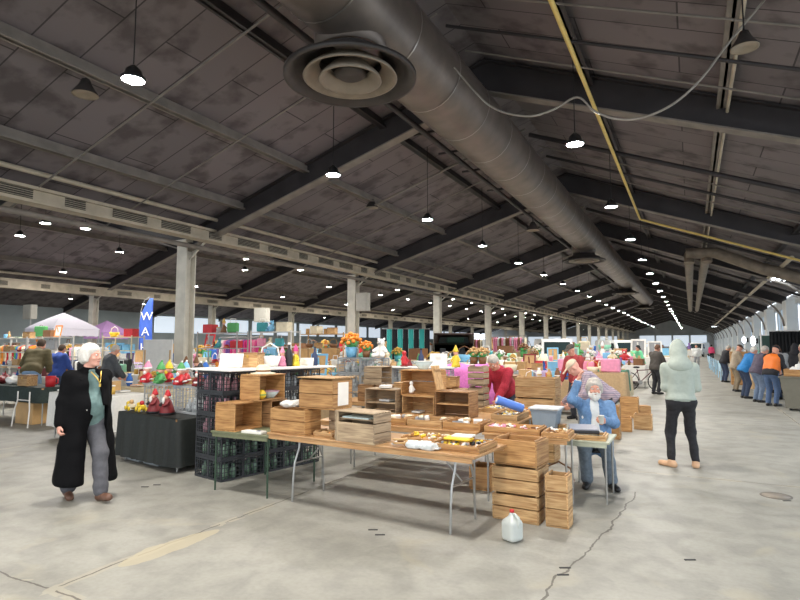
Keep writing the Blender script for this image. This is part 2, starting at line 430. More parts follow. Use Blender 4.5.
# ---- round duct with ring diffusers
DUCT = mat('galvanised duct', '7a7068', .42, .55, var=.22, scale=2.5, bump=.1)
DUCTB = mat('duct joint band', 'b9b3aa', .3, .8, var=.1)
DIFF = mat('diffuser paint', '877d6f', .5, .2, var=.12, scale=5)
DIFFD = mat('diffuser rim', '3c3836', .5, .2, var=.2, scale=5)
duct = empty('air_duct', (-3.6, 0, 6.02), label='huge round galvanised air duct running the length of the hall under the ridge', cat='duct')
prof = []; yy = 2.2; DR = .58
MB().tube([(0, YBACK, 0), (0, 58, 0)], DR, 28).build('duct_shell', DUCT, duct)
while yy < 58:
    mb = MB(); mb.tube([(0, yy-.012, 0), (0, yy+.012, 0)], DR+.012, 28, cap=False); mb.build('joint_band', DUCTB, duct); yy += 1.4
for i, y in enumerate((5.75, 23.2, 39.3, 56)):
    d = empty('ring_diffuser', (-3.72, y, 5.12), label=['big round ring diffuser under the duct, the closest and largest one', 'round ring diffuser under the duct, second along the hall', 'round ring diffuser under the duct, third along the hall', 'round ring diffuser at the far end of the duct'][i], cat='air diffuser')
    MB().lathe([(.42, .29), (.42, .25), (.6, .1), (.84, .02), (.84, -.03), (.80, -.03), (.74, .03), (.62, .12), (.62, .14)], n=40, cap=False).build('rim', DIFFD, d)
    MB().lathe([(.40, .16), (.57, .03), (.60, -.02), (.57, -.02), (.53, .02), (.40, .12)], n=36, cap=False).build('ring', DIFF, d)
    MB().lathe([(.26, .13), (.38, .0), (.40, -.05), (.37, -.05), (.26, .08)], n=36, cap=False).build('ring', DIFF, d)
    MB().lathe([(.0, .02), (.15, .0), (.21, .04), (.12, .14), (0, .16)], n=28).build('core', DIFFD, d)
    MB().lathe([(.44, -.605), (.46, -.605), (.46, -.2), (.44, -.2)], n=28, c=(-.12, y, 0), cap=False).build('takeoff_collar', DUCT, duct)
# ---- hanging lamps
LENS = mat('lamp lens', 'fffaf4', .4, var=0, emit=LAMP_E)
LAMPB = mat('lamp housing', '2b2b2b', .4, .3, var=.1)
CABLE = mat('lamp cable', '1b1a1a', .6, var=.1)
lamp0 = empty('hanging_lamp', (0, 0, 0), cat='lamp')
MB().lathe([(.0, 0), (.125, .0)], n=16, cap=False).build('lens', LENS, lamp0)
MB().lathe([(.133, -.004), (.14, .03), (.1, .07), (.09, .12), (.03, .18), (0, .18)], n=16, cap=False).build('housing', LAMPB, lamp0)
lampc = MB().tube([(0, 0, .2), (0, 0, 1.0)], .008, 5).build('cable', CABLE, lamp0)
lamps = []
def lamp(x, y, z, base, grp):
    top = zroof2(x)
    o = lamp0 if not lamps else dup(lamp0)
    o.location = (x, y, z); o['group'] = grp; o['category'] = 'lamp'; lamps.append(o)
    for c in o.children:
        if c.name.startswith('cable'):
            c.location = (0, 0, .2); c.scale = (1, 1, max(.1, (top-z-.2))/.8); c.location = (0, 0, .2-.2*c.scale[2])
    ordlab(o, base); return o
for k in range(-2, 30): lamp(-5.8, 4.2*k, 4.88, 'bright lamp in the row west of the big duct', 'west lamp row of the main bay')
for k in range(-2, 29): lamp(-1.47, 4.25+4.38*(k-1), 4.8, 'bright lamp in the row east of the big duct', 'east lamp row of the main bay')
for (x, y) in [(-16.3, 9.2), (-16.0, 10.2), (-18.9, 9.9), (-15.7, 12.4), (-18.9, 13.4), (-15.85, 16.9), (-18.3, 19.4), (-16, 20.6), (-15.7, 21.3), (-16, 24.0), (-15.7, 26.4), (-16.4, 31), (-19.2, 27.5), (-19.1, 33.6)]+[(-16, 35.2+4.2*k) for k in range(15)]+[(-19.1, 37.8+4.2*k) for k in range(12)]:
    lamp(x, y, 5.2, 'bright lamp in the second bay beyond the columns', 'lamps of the second bay')
for (x, y) in [(-25, 15), (-24.6, 22.2), (-24.8, 30), (-24.8, 38), (-24.8, 46), (-24.8, 56), (-24.8, 66), (-33, 16), (-33, 22), (-33, 30), (-33, 38), (-33, 48), (-33, 60), (-39, 24), (-39, 30), (-39, 37), (-39, 44), (-39, 55), (-33, 72), (-33, 85), (-24.8, 78), (-24.8, 92), (-16, 102), (-16, 114), (-20, 122), (-33, 110)]:
    lamp(x, y, 5.0, 'small lamp beyond the farther eave beam', 'far west lamps')
# ---- unlit reflector lamps
REFL = mat('old reflector', '8f8371', .45, .2, var=.15, scale=6)
for (x, y, z, lab) in ((-8, 5.0, 5.5, 'unlit brown disc lamp above the west aisle near the brightest lamp'), (.6, 6.47, 4.75, 'unlit pale disc lamp hanging under the east roof slope'), (-3.9, 15.7, 5.0, 'unlit bell lamp hanging just below the big duct'), (-8, 13.56, 5.66, 'unlit bell lamp on the west roof slope')):
    o = empty('unlit_lamp', (x, y, z), label=lab, cat='lamp'); o.scale = (.72, .72, .72) if x == .6 else (1, 1, 1)
    MB().lathe([(.19, 0), (.18, .02), (.1, .14), (.06, .24), (0, .25)], n=20, cap=False).build('reflector', DIFFD, o)
    MB().lathe([(0, .03), (.15, .01), (.185, -.004), (.185, .004), (0, .05)], n=20).build('diffuser_disc', REFL, o)
    MB().tube([(0, 0, .24), (0, 0, .38 if x == -3.9 else max(.27, zroof2(x)-z-.3))], .012, 6).build('rod', CABLE, o)
# ---- yellow gas pipe, brown duct pair, cable, sprinkler pipes, conduits
YEL = mat('yellow gas pipe', 'd9bd6c', .45, var=.12, scale=4)
tag(MB().tube([(-1.36, YBACK, 5.92), (-1.36, 19.9, 5.92), (-1.3, 20, 5.9), (4.4, 20, 3.66)], .035, 8).build('gas_pipe', YEL), 'long yellow gas pipe under the east roof slope with one right angle turn', 'pipe')
BRD = mat('brown lagged duct', '7b6f60', .6, .1, var=.25, scale=4, bump=.2)
hd = empty('heating_duct', (0, 0, 0), label='pair of brown lagged ducts with elbows under the east roof', cat='duct')
for x in (0.05, .62):
    MB().tube([(x, 22.7, 4.7), (x, 22.75, 4.95), (x, 23.1, 5.05), (x, 60, 5.05)], .17, 12).build('duct_run', BRD, hd)
MB().tube([(-.05, 22.7, 5.05), (.9, 22.7, 5.02), (2.3, 22.7, 4.35), (4.3, 22.7, 3.6)], .2, 12).build('cross_duct', BRD, hd)
cpts = [(.95, 7, 5.62), (.86, 7, 5.5), (.5, 7, 5.1), (.2, 7, 4.73), (-.1, 7, 4.5), (-.43, 7, 4.41), (-.7, 7, 4.45), (-.95, 7, 4.6), (-1.15, 7, 4.82), (-1.45, 7, 4.72), (-1.8, 7, 4.7), (-2.3, 7, 4.95), (-2.8, 7.0, 5.6)]
cpts = catmull(cpts, 6)
tag(MB().tube(cpts, .014, 6).build('slack_cable', mat('pale cable', '8b857c', .5)), 'pale slack cable drooping in a curve under the east roof', 'cable')
for (y, zoff, r) in ((6.0, .42, .02), (8.0, .4, .015), (13.5, .42, .03), (15.4, .4, .02), (22.3, .42, .03), (30.2, .42, .03)):
    pipe('trim_8', [(XL+.2, y, zroof(XL)-zoff+.15), (XRIDGE, y, zroof(XRIDGE)-zoff)], r, GREYST, n=6)
    pipe('trim_9', [(XRIDGE, y+.4, zroof(XRIDGE)-zoff), (XR-.1, y+.4, zroof(XR)-zoff+.1)], r*1.9, DARK, n=8)
    pipe('trim_9', [(XRIDGE, y+1.3, zroof(XRIDGE)-zoff), (XR-.1, y+1.3, zroof(XR)-zoff+.1)], .016, GREYST, n=6)
pipe('trim_7', [(-5.0, YBACK, 6.35), (-5.0, 90, 6.35)], .06, DARK)
pipe('trim_6', [(.68, YBACK, 5.6), (.68, 60, 5.6)], .025, BEIGE)
for y in (7.5, 8.9, 10.9, 12.3, 13.9, 16, 19.5, 22, 26):
    tag(MB().box((-5.0, y, 6.42), (.7, .05, .05)).build('roof_brace', DARK), kind='structure')
pipe('roof_brace', [(2.85, 20.6, 4.4), (2.85, 84, 4.3)], .07, BEIGE)
# fluorescent fixtures over the east aisle
FLUO = mat('fluorescent tube', 'eef6ff', .4, var=0, emit=5)
for (x, y, z, lab) in ((3.3, 26.2, 4.3, 'slanted row of fluorescent tubes high by the east wall'), (3.1, 90, 4.3, 'far fluorescent fixture glowing near the end of the east roof')):
    o = empty('tube_light', (x, y, z), label=lab, cat='lamp')
    MB().box((0, 0, .06), (.9, 1.3, .06)).build('fixture_body', PILM, o)
    for j in range(4): MB().tube([(-.33+.22*j, -.6, 0), (-.33+.22*j, .6, 0)], .03, 8).build('tube', FLUO, o)
for (px, py, lab, sc) in ((744, 340, 'warm floodlight on the east wall beside the dark panel', 1.0), (753, 341, 'brighter floodlight on the east wall close to the black drape', 1.3)):
    q = D(px, py, 33 if px > 750 else 38)
    o = empty('wall_floodlight', (min(q[0], 4.25), q[1], q[2]), label=lab, cat='lamp')
    MB().ball((0, 0, 0), (.12, .12, .22*sc)).build('lens', FLUO, o)
    MB().box((.2, 0, 0), (.12, .3, .3)).build('housing', LAMPB, o)
# ================================================================ people: smooth-blended signed-distance bodies meshed with surface nets
class SDF:
    def __init__(s): s.p = []
    def cap(s, a, b, ra, rb=None, k=.03, sub=False):
        a = np.array(a, float); b = np.array(b, float); rb = ra if rb is None else rb
        def f(P):
            ab = b-a; L = max(1e-9, ab@ab); t = np.clip(((P-a)@ab)/L, 0, 1)
            return np.linalg.norm(P-(a+t[..., None]*ab), axis=-1)-(ra+(rb-ra)*t)
        r = max(ra, rb); s.p.append((f, np.minimum(a, b)-r, np.maximum(a, b)+r, k, sub)); return s
    def ell(s, c, r, R=None, k=.03, sub=False):
        c = np.array(c, float); r = np.array(r, float); Rm = np.eye(3) if R is None else np.array(R)
        def f(P):
            q = (P-c)@Rm; k0 = np.linalg.norm(q/r, axis=-1); k1 = np.linalg.norm(q/(r*r), axis=-1)
            return k0*(k0-1)/np.maximum(k1, 1e-9)
        m = r.max(); s.p.append((f, c-m, c+m, k, sub)); return s
    def box(s, c, h, R=None, rad=.02, k=.02, sub=False):
        c = np.array(c, float); h = np.array(h, float); Rm = np.eye(3) if R is None else np.array(R)
        def f(P):
            q = np.abs((P-c)@Rm)-h+rad
            return np.linalg.norm(np.maximum(q, 0), axis=-1)+np.minimum(q.max(axis=-1), 0)-rad
        m = np.linalg.norm(h); s.p.append((f, c-m, c+m, k, sub)); return s
    def mesh(s, name, res, mats, parent=None, fold=0.0, fs=14.0, inflate=0.0):
        pos = [q for q in s.p if not q[4]]; M = res*3+inflate
        lo = np.min([q[1] for q in pos], axis=0)-M; hi = np.max([q[2] for q in pos], axis=0)+M
        n = np.ceil((hi-lo)/res).astype(int)+1
        Dd = np.full(n, 1.0); ax = [lo[i]+res*np.arange(n[i]) for i in range(3)]
        for (f, a, b, k, sub) in s.p:
            mg = k+res*3+inflate; i0 = np.clip(np.floor((a-mg-lo)/res).astype(int), 0, n-1); i1 = np.clip(np.ceil((b+mg-lo)/res).astype(int)+1, 1, n)
            if (i1 <= i0).any(): continue
            sl = tuple(slice(i0[i], i1[i]) for i in range(3))
            P = np.stack(np.meshgrid(*[ax[i][sl[i]] for i in range(3)], indexing='ij'), -1)
            d = f(P); c = Dd[sl]
            if sub: d = -d; h = np.clip(.5-.5*(c-d)/k, 0, 1) if k > 0 else 0; Dd[sl] = (c*(1-h)+d*h)+k*h*(1-h)
            else: h = np.clip(.5+.5*(c-d)/k, 0, 1); Dd[sl] = c*(1-h)+d*h-k*h*(1-h)
        Dd = Dd-inflate
        V, Fq = surface_nets(Dd, lo, res)
        me = bpy.data.meshes.new(name)
        if fold and len(V):
            nrm = np.zeros_like(V); fn = np.cross(V[Fq[:, 2]]-V[Fq[:, 0]], V[Fq[:, 3]]-V[Fq[:, 1]])
            for j in range(4): np.add.at(nrm, Fq[:, j], fn)
            nrm /= np.maximum(np.linalg.norm(nrm, axis=1, keepdims=True), 1e-9)
            rs = np.random.RandomState(len(V) % 997); a = np.zeros(len(V))
            for j in range(7):
                dr = rs.normal(size=3); dr /= np.linalg.norm(dr); a += np.sin(V@dr*fs*(1+.55*j)+rs.rand()*6.28+2*np.sin(V[:, 2]*9+j))/(1+.45*j)
            V = V+nrm*(a*fold*.5)[:, None]
        me.vertices.add(len(V)); me.vertices.foreach_set('co', V.astype(np.float32).ravel())
        me.loops.add(len(Fq)*4); me.loops.foreach_set('vertex_index', Fq.astype(np.int32).ravel())
        me.polygons.add(len(Fq)); me.polygons.foreach_set('loop_start', np.arange(0, len(Fq)*4, 4, dtype=np.int32))
        me.polygons.foreach_set('use_smooth', np.ones(len(Fq), bool)); me.update(calc_edges=True); me.validate()
        for m in (mats if isinstance(mats, (list, tuple)) else [mats]): me.materials.append(m)
        o = bpy.data.objects.new(name, me); COL.objects.link(o)
        if parent is not None: o.parent = parent
        return o
def surface_nets(Dd, lo, res):
    n = np.array(Dd.shape); sg = Dd < 0
    cs = sg[:-1, :-1, :-1].astype(np.int8)
    for (i, j, k) in ((1, 0, 0), (0, 1, 0), (0, 0, 1), (1, 1, 0), (1, 0, 1), (0, 1, 1), (1, 1, 1)):
        cs = cs+sg[i:n[0]-1+i, j:n[1]-1+j, k:n[2]-1+k]
    act = (cs > 0) & (cs < 8); idx = np.argwhere(act); num = np.full(act.shape, -1, int); num[act] = np.arange(len(idx))
    acc = np.zeros((len(idx), 3)); cnt = np.zeros(len(idx))
    C8 = [(i, j, k) for i in (0, 1) for j in (0, 1) for k in (0, 1)]
    for a in C8:
        for b in C8:
            if sum(b)-sum(a) == 1 and sum(abs(x-y) for x, y in zip(a, b)) == 1:
                da = Dd[idx[:, 0]+a[0], idx[:, 1]+a[1], idx[:, 2]+a[2]]; db = Dd[idx[:, 0]+b[0], idx[:, 1]+b[1], idx[:, 2]+b[2]]
                m = (da < 0) != (db < 0); t = np.where(m, da/np.where(da == db, 1, da-db), 0)
                acc += np.where(m[:, None], np.array(a)+t[:, None]*(np.array(b)-np.array(a)), 0); cnt += m
    V = lo+res*(idx+acc/np.maximum(cnt, 1)[:, None]); Q = []
    for axn in range(3):
        o = [q for q in range(3) if q != axn]
        s0 = [slice(None)]*3; s1 = [slice(None)]*3; s0[axn] = slice(0, -1); s1[axn] = slice(1, None)
        A = sg[tuple(s0)]; B = sg[tuple(s1)]; e = np.argwhere(A != B)
        e = e[(e[:, o[0]] > 0) & (e[:, o[1]] > 0) & (e[:, o[0]] < n[o[0]]-1) & (e[:, o[1]] < n[o[1]]-1)]
        if not len(e): continue
        def at(du, dv):
            q = e.copy(); q[:, o[0]] -= du; q[:, o[1]] -= dv; return num[q[:, 0], q[:, 1], q[:, 2]]
        f = np.stack([at(1, 1), at(0, 1), at(0, 0), at(1, 0)], 1)
        flip = A[tuple(e.T)] ^ (axn == 1); f[~flip] = f[~flip][:, ::-1]; Q.append(f)
    return V, np.concatenate(Q)
def rotx(a): c, s = math.cos(a), math.sin(a); return np.array([[1, 0, 0], [0, c, -s], [0, s, c]])
def roty(a): c, s = math.cos(a), math.sin(a); return np.array([[c, 0, s], [0, 1, 0], [-s, 0, c]])
def rotz(a): c, s = math.cos(a), math.sin(a); return np.array([[c, -s, 0], [s, c, 0], [0, 0, 1]])
def ik(a, b, l1, l2, pole):
    a = np.array(a, float); b = np.array(b, float); d = b-a; L = np.linalg.norm(d)
    if L > (l1+l2)*.995: b = a+d/L*(l1+l2)*.995; d = b-a; L = np.linalg.norm(d)
    u = d/L; x = (l1*l1-l2*l2+L*L)/(2*L); h = math.sqrt(max(0, l1*l1-x*x))
    p = np.array(pole, float); p = p-u*(p@u); p /= max(1e-6, np.linalg.norm(p))
    return a+u*x+p*h, b
def pose(bend=0, side=0, twist=0, pel=(0, 0, .94), hands=None, feet=None, hyaw=0, hpit=0, hroll=0, knee=((.1, 1, 0), (-.1, 1, 0)), elbow=((.6, -1, -.3), (-.6, -1, -.3)), fyaw=(.12, -.12), toes=(0, 0), shrug=0, crouch=0):
    """joints in the person's own frame: x to the person's right, y forward, z up; index 0 is the right side"""
    J = {}; pel = np.array(pel, float); R = rotz(twist)@rotx(-bend)@roty(side); J['R'] = R; J['pel'] = pel
    at = lambda v: pel+R@np.array(v, float)
    J['waist'] = at((0, .0, .14)); J['chest'] = at((0, -.005, .34)); J['neck'] = at((0, -.01, .52)); J['at'] = at
    J['sh'] = [at((.185, -.01, .465+shrug)), at((-.185, -.01, .465+shrug))]
    Rh = rotz(twist+hyaw)@rotx(-hpit)@roty(hroll); J['Rh'] = Rh
    J['head'] = J['neck']+R@np.array((0, .015, .05))+Rh@np.array((0, .025, .125))
    J['hip'] = [pel+rotz(twist*.3)@np.array((.09, 0, -.03)), pel+rotz(twist*.3)@np.array((-.09, 0, -.03))]
    hands = hands or [(.27, .04, .78), (-.27, .04, .78)]; feet = feet or [(.11, 0, .085), (-.11, 0, .085)]
    J['el'] = [0, 0]; J['wr'] = [0, 0]; J['kn'] = [0, 0]; J['an'] = [0, 0]; J['toe'] = [0, 0]; J['heel'] = [0, 0]
    for i in (0, 1):
        J['el'][i], J['wr'][i] = ik(J['sh'][i], hands[i], .285, .255, elbow[i])
        J['kn'][i], J['an'][i] = ik(J['hip'][i], feet[i], .43, .42, knee[i])
        Rf = rotz(-fyaw[i])@rotx(toes[i]); J['toe'][i] = J['an'][i]+Rf@np.array((0, .165, -.055)); J['heel'][i] = J['an'][i]+Rf@np.array((0, -.035, -.05))
    return J
def torso(S, J, g=0.0, fat=0.0, top=True, k=.05):
    at = J['at']
    S.cap(at((-.07, 0, -.02)), at((.07, 0, -.02)), .105+g+fat*.3, k=k)
    for sx in (-.065, .065):
        S.cap(at((sx, 0, 0)), at((sx, .005, .16)), .1+g, .09+g+fat*.5, k=k); S.cap(at((sx, .005, .16)), at((sx*1.15, 0, .36)), .09+g+fat*.4, .105+g, k=k)
    if fat: S.ell(at((0, .07, .12)), (.15+g, .11+fat+g, .16+g), J['R'], k=k)
    if top:
        S.cap(at((-.13, -.01, .43)), at((.13, -.01, .43)), .07+g, k=k); S.cap(at((0, -.015, .44)), at((0, -.01, .5)), .085+g, .06+g, k=k)
def arms(S, J, g=0.0, frac=1.0, k=.03, w=1.0, only=None):
    for i in ((0, 1) if only is None else (only,)):
        S.cap(J['sh'][i], J['el'][i], .056*w+g, .044*w+g, k=k); S.cap(J['el'][i], J['el'][i]+(J['wr'][i]-J['el'][i])*frac, .044*w+g, .033*w+g*1.1, k=k)
def legs(S, J, g=0.0, w=1.0, k=.04, end=1.0):
    for i in (0, 1):
        S.cap(J['hip'][i], J['kn'][i], .088*w+g, .06*w+g, k=k); S.cap(J['kn'][i], J['kn'][i]+(J['an'][i]-J['kn'][i])*end, .06*w+g, .043*w+g, k=k)
def hand(S, J, i, curl=.5, gdir=None, k=.012):
    el, wr = J['el'][i], J['wr'][i]; u = (wr-el)/np.linalg.norm(wr-el)
    if gdir is not None: u = u*.3+np.array(gdir, float); u /= np.linalg.norm(u)
    sgn = 1 if i == 0 else -1
    nrm = np.array((-sgn, .25, 0.)); nrm -= u*(nrm@u); nrm /= max(1e-6, np.linalg.norm(nrm)); v = np.cross(u, nrm)
    S.cap(wr-u*.01, wr+u*.03, .028, .028, k=.02)
    for t, ln in ((-.03, .030), (-.01, .035), (.01, .033), (.03, .026)):
        b = wr+u*.085+v*t; S.cap(wr+u*.02+v*t*.6, b, .017, .0135, k=.016)
        a1 = curl*.9; d1 = u*math.cos(a1)+nrm*math.sin(a1); m = b+d1*ln*1.15; S.cap(b, m, .0115, .0105, k=k*.6)
        a2 = curl*1.9; d2 = u*math.cos(a2)+nrm*math.sin(a2); S.cap(m, m+d2*ln*1.05, .0105, .0085, k=k*.6)
    th = wr+u*.03-v*.028*(1 if v[1] < 0 else -1)
    q = th+(u*.6+nrm*.5-v*.5*(1 if v[1] < 0 else -1))*.042; S.cap(wr+u*.012, th, .018, .015, k=.014); S.cap(th, q, .0135, .0115, k=k*.7); S.cap(q, q+(u*.8+nrm*.5)*.03, .0115, .009, k=k*.6)
def head(S, J, k=.02):
    h, R = J['head'], J['Rh']; T = lambda v: h+R@np.array(v, float)
    S.ell(T((0, -.012, .028)), (.077, .096, .098), R, k=k); S.ell(T((0, .024, -.045)), (.06, .066, .075), R, k=k); S.cap(T((-.018, .066, -.098)), T((.018, .066, -.098)), .02, k=k)
    S.cap(T((0, .088, .018)), T((0, .106, -.022)), .009, .0145, k=.012); S.cap(T((-.013, .094, -.026)), T((.013, .094, -.026)), .01, k=.01)
    S.cap(T((-.04, .078, .032)), T((.04, .078, .032)), .012, k=.015); S.cap(T((-.02, .083, -.062)), T((.02, .083, -.062)), .0095, k=.01)
    for sx in (-1, 1):
        S.ell(T((sx*.08, -.005, -.008)), (.011, .024, .034), R, k=.01); S.ell(T((sx*.033, .098, .012)), (.016, .014, .011), R, k=.012, sub=True)
        S.ell(T((sx*.045, .066, -.028)), (.022, .02, .02), R, k=.02)
    S.cap(J['neck']-J['R']@np.array((0, 0, .05)), h+R@np.array((0, -.02, -.06)), .062, .054, k=.03)
SKIN = mat('skin', 'd69a82', .5, var=.08, scale=14); SKIN2 = mat('pale pink skin', 'e0a793', .5, var=.08, scale=14)
EYEW = mat('eye white', 'e8e4dc', .3, var=0); IRIS = mat('iris', '2f2a26', .2, var=0); LIP = mat('lip', 'b0665c', .5, var=.05)
def body(root, J, skin, res, curl=(.5, .5), gd=(None, None), lean=1.0, face=True):
    S = SDF(); torso(S, J, -.004); arms(S, J, 0, 1.0, w=lean); legs(S, J, -.006, lean)
    for i in (0, 1):
        hand(S, J, i, curl[i], gd[i]); S.cap(J['an'][i], J['heel'][i], .038, .03, k=.02); S.cap(J['heel'][i], J['toe'][i], .03, .026, k=.02)
    head(S, J); S.mesh('body', res, skin, root)
    if face:
        T = lambda v: J['head']+J['Rh']@np.array(v, float)
        for sx in (-1, 1):
            e = MB().ball(T((sx*.033, .0835, .012)), .0115, 10).build('eye', EYEW, root); MB().ball(T((sx*.033, .0935, .012)), .0048, 8).build('iris', IRIS, e)
        SDF().cap(T((-.02, .0915, -.062)), T((.02, .0915, -.062)), .0055, k=.004).mesh('mouth', .004, LIP, root)
def hairdo(root, J, m, style='short', res=.01, name='hair'):
    h, R = J['head'], J['Rh']; T = lambda v: h+R@np.array(v, float); S = SDF()
    if style == 'short':
        S.ell(T((0, -.022, .045)), (.086, .1, .09), R); S.ell(T((0, -.05, -.01)), (.08, .065, .08), R)
        S.ell(T((0, .115, -.02)), (.078, .07, .085), R, sub=True, k=.015)
    elif style == 'fluffy':
        S.ell(T((0, -.03, .055)), (.104, .112, .098), R); S.ell(T((0, -.065, -.015)), (.1, .07, .09), R)
        for sx in (-1, 1): S.ell(T((sx*.085, -.015, -.01)), (.03, .05, .06), R)
        S.ell(T((0, .12, -.03)), (.08, .08, .1), R, sub=True, k=.015)
    elif style == 'beard':
        S.ell(T((0, .05, -.085)), (.06, .055, .058), R); S.ell(T((0, .06, -.115)), (.04, .04, .038), R)
        for sx in (-1, 1): S.cap(T((sx*.07, .01, -.02)), T((sx*.055, .05, -.08)), .016, .025)
        S.cap(T((-.03, .092, -.05)), T((.03, .092, -.05)), .011); S.ell(T((0, .105, -.066)), (.02, .02, .008), R, sub=True, k=.006)
    elif style == 'cap':
        S.ell(T((0, -.015, .06)), (.09, .106, .08), R); S.box(T((0, -.0, .0)), (.2, .2, .045), R, sub=True, k=.01)
        S.box(T((0, .125, .052)), (.065, .07, .008), R@rotx(-.2), rad=.007)
    elif style == 'long':
        S.ell(T((0, -.025, .045)), (.09, .102, .092), R); S.ell(T((0, -.07, -.07)), (.09, .05, .13), R); S.ell(T((0, .115, -.03)), (.075, .08, .1), R, sub=True, k=.015)
    elif style == 'hood':
        S.ell(T((0, -.03, .03)), (.112, .128, .135), R); S.ell(T((0, -.08, .1)), (.06, .07, .07), R, k=.05); S.cap(T((0, -.045, -.06)), J['neck']+J['R']@np.array((0, -.03, -.02)), .108, .125, k=.06); S.ell(T((0, .13, -.02)), (.085, .1, .12), R, sub=True, k=.02)
        S.cap(J['neck']+J['R']@np.array((-.08, -.03, -.03)), J['neck']+J['R']@np.array((.08, -.03, -.03)), .09, k=.06)
    o = S.mesh(name, res, m, root, fold=.006 if style in ('fluffy', 'beard') else .003, fs=45 if style != 'hood' else 20); return o
def shirt(root, J, m, res, g=.018, name='shirt', fat=0, hem=-.06, armw=1.0, frac=.97, fold=.008, collar=True, cut=-.1):
    S = SDF(); torso(S, J, g, fat); arms(S, J, g*.9, frac, w=armw); at = J['at']
    for sx in (-.05, .05): S.cap(at((sx, 0, 0)), at((sx*1.1, 0, hem)), .112+g+fat*.3, .108+g+fat*.2, k=.04)
    S.box(at((0, 0, cut-.2)), (.3, .3, .2), J['R'], sub=True, k=.015)
    o = S.mesh(name, res, m, root, fold=fold)
    if collar:
        C = SDF(); R = J['R']; c = J['neck']
        for a in range(10):
            t = -PI*.38+2*PI*.88*a/9+PI*.62; t2 = t+2*PI*.88/9
            C.cap(c+R@np.array((.07*math.cos(t), .068*math.sin(t)+.0, .005)), c+R@np.array((.07*math.cos(t2), .068*math.sin(t2), .005)), .019, k=.01)
        C.mesh('collar', res, m, o)
    return o
def trousers(root, J, m, res, g=.012, w=1.05, flare=0.0, fat=0, name='trousers', fold=.008):
    S = SDF(); at = J['at']; S.cap(J['hip'][0], J['hip'][1], .108+g, k=.04)
    for sx in (-.06, .06): S.cap(J['pel']+np.array((sx, 0, -.02)), at((sx, 0, .05)), .103+g, .1+g+fat*.3, k=.04)
    for i in (0, 1):
        S.cap(J['hip'][i], J['kn'][i], .09*w+g, .062*w+g, k=.03); S.cap(J['kn'][i], J['an'][i]+(J['kn'][i]-J['an'][i])*.06, .062*w+g, .048*w+g+flare, k=.03)
    return S.mesh(name, res, m, root, fold=fold)
def shoes(root, J, m, res, sole=None):
    for i in (0, 1):
        S = SDF(); h, t = J['heel'][i], J['toe'][i]; S.cap(h+np.array((0, 0, .005)), t, .042, .036, k=.02); S.cap(h+(t-h)*.7, t+(t-h)*.06, .042, .035, k=.02); S.cap(J['an'][i]+np.array((0, 0, -.005)), h, .048, .043, k=.03)
        lo_ = min(h[2], t[2])-.032
        S.box((h+t)/2+np.array((0, 0, -.08-.032)), (.4, .4, .08), sub=True, k=.008) if abs(h[2]-t[2]) < .02 else None
        S.mesh('shoe', res, m, root)
def person(x, y, facing, label, scale=1.0, z=0, group=None):
    """facing: world direction the chest points at"""
    OCC.append((x-.36, x+.36, y-.36, y+.36))
    o = empty('person', (x, y, z), math.atan2(-facing[0], facing[1]), label, 'person', group); o.scale = (scale,)*3; return o
def fabric(key, col, var=.12, rough=.85, scale=25): return mat(key, col, rough, var=var, scale=scale, bump=.15)
BLACKW = fabric('black wool', '0b0b0d'); BLACKW.node_tree.nodes['Principled BSDF'].inputs['Specular IOR Level'].default_value = .15; TEAL = fabric('teal shirt', '6c8683'); GREYT = fabric('grey trousers', '5b5b60')
BRSHOE = mat('brown leather', '6b4c3c', .45, var=.2); WHITEHAIR = mat('white hair', 'dcd8cf', .7, var=.12, scale=40); GREYHAIR = mat('grey hair', 'b8b1a7', .7, var=.15, scale=40)
GOLD = mat('gold', 'd8b25a', .3, .9, var=0); SILVER = mat('silver button', 'c9c6be', .3, .8, var=0)
# ---- elderly man in the long black coat
R0 = person(-6.12, 4.02, (.86, -.22), 'elderly white-haired person in a long open black overcoat walking past', .985)
J = pose(bend=.03, pel=(0, -.02, .925), hands=[(.30, .06, .83), (-.25, -.14, .80)], feet=[(.1, -.2, .1), (-.1, .24, .095)], hyaw=.62, toes=(-.1, .15), elbow=((.5, -1, 0), (-.5, -1, 0)), fyaw=(.15, -.1))
body(R0, J, SKIN2, .009, (.9, .6)); hairdo(R0, J, WHITEHAIR, 'fluffy')
shirt(R0, J, TEAL, .01, .012, fat=.035, armw=.9); trousers(R0, J, GREYT, .011, .014, 1.12, .012, fat=.03); shoes(R0, J, BRSHOE, .009)
S = SDF(); torso(S, J, .034, .03); arms(S, J, .022, .96, w=1.05); at = J['at']
for sx, yy in ((-.11, -.02), (.0, -.06), (.11, -.02), (-.12, .03), (.12, .03), (.1, .07), (-.1, .07)):
    S.cap(at((sx*.85, yy*.6, .34)), np.array((sx*1.75, yy*2.2, .24)), .1, .115, k=.06)
S.box((0, 0, .06), (.7, .7, .14), sub=True, k=.01)
# open front: a slot from collar to hem
S.box((-.06, .34, .5), (.08, .3, .55), roty(-.05), sub=True, k=.02); S.box((-.035, .26, 1.2), (.065, .19, .24), sub=True, k=.02); S.ell((-.02, .17, 1.4), (.075, .14, .11), sub=True, k=.02)
S.box((-.07, .06, .35), (.085, .4, .42), sub=True, k=.03)
ct = S.mesh('overcoat', .0105, BLACKW, R0, fold=.006, fs=9)
C = SDF()
for sx in (-1, 1):
    C.cap(at((sx*.085, .0, .5)), at((sx*.11, .1, .42)), .024, .032, k=.02); C.cap(at((sx*.11, .1, .42)), at((sx*.085-.03, .16, .22)), .034, .014, k=.02)
C.cap(at((-.085, .0, .5)), at((0, -.08, .52)), .024, k=.02); C.cap(at((.085, .0, .5)), at((0, -.08, .52)), .024, k=.02)
C.mesh('coat_collar', .009, BLACKW, ct)
MB().ball((.07, .205, 1.02), (.012, .008, .012), 10).build('coat_button', SILVER, ct)
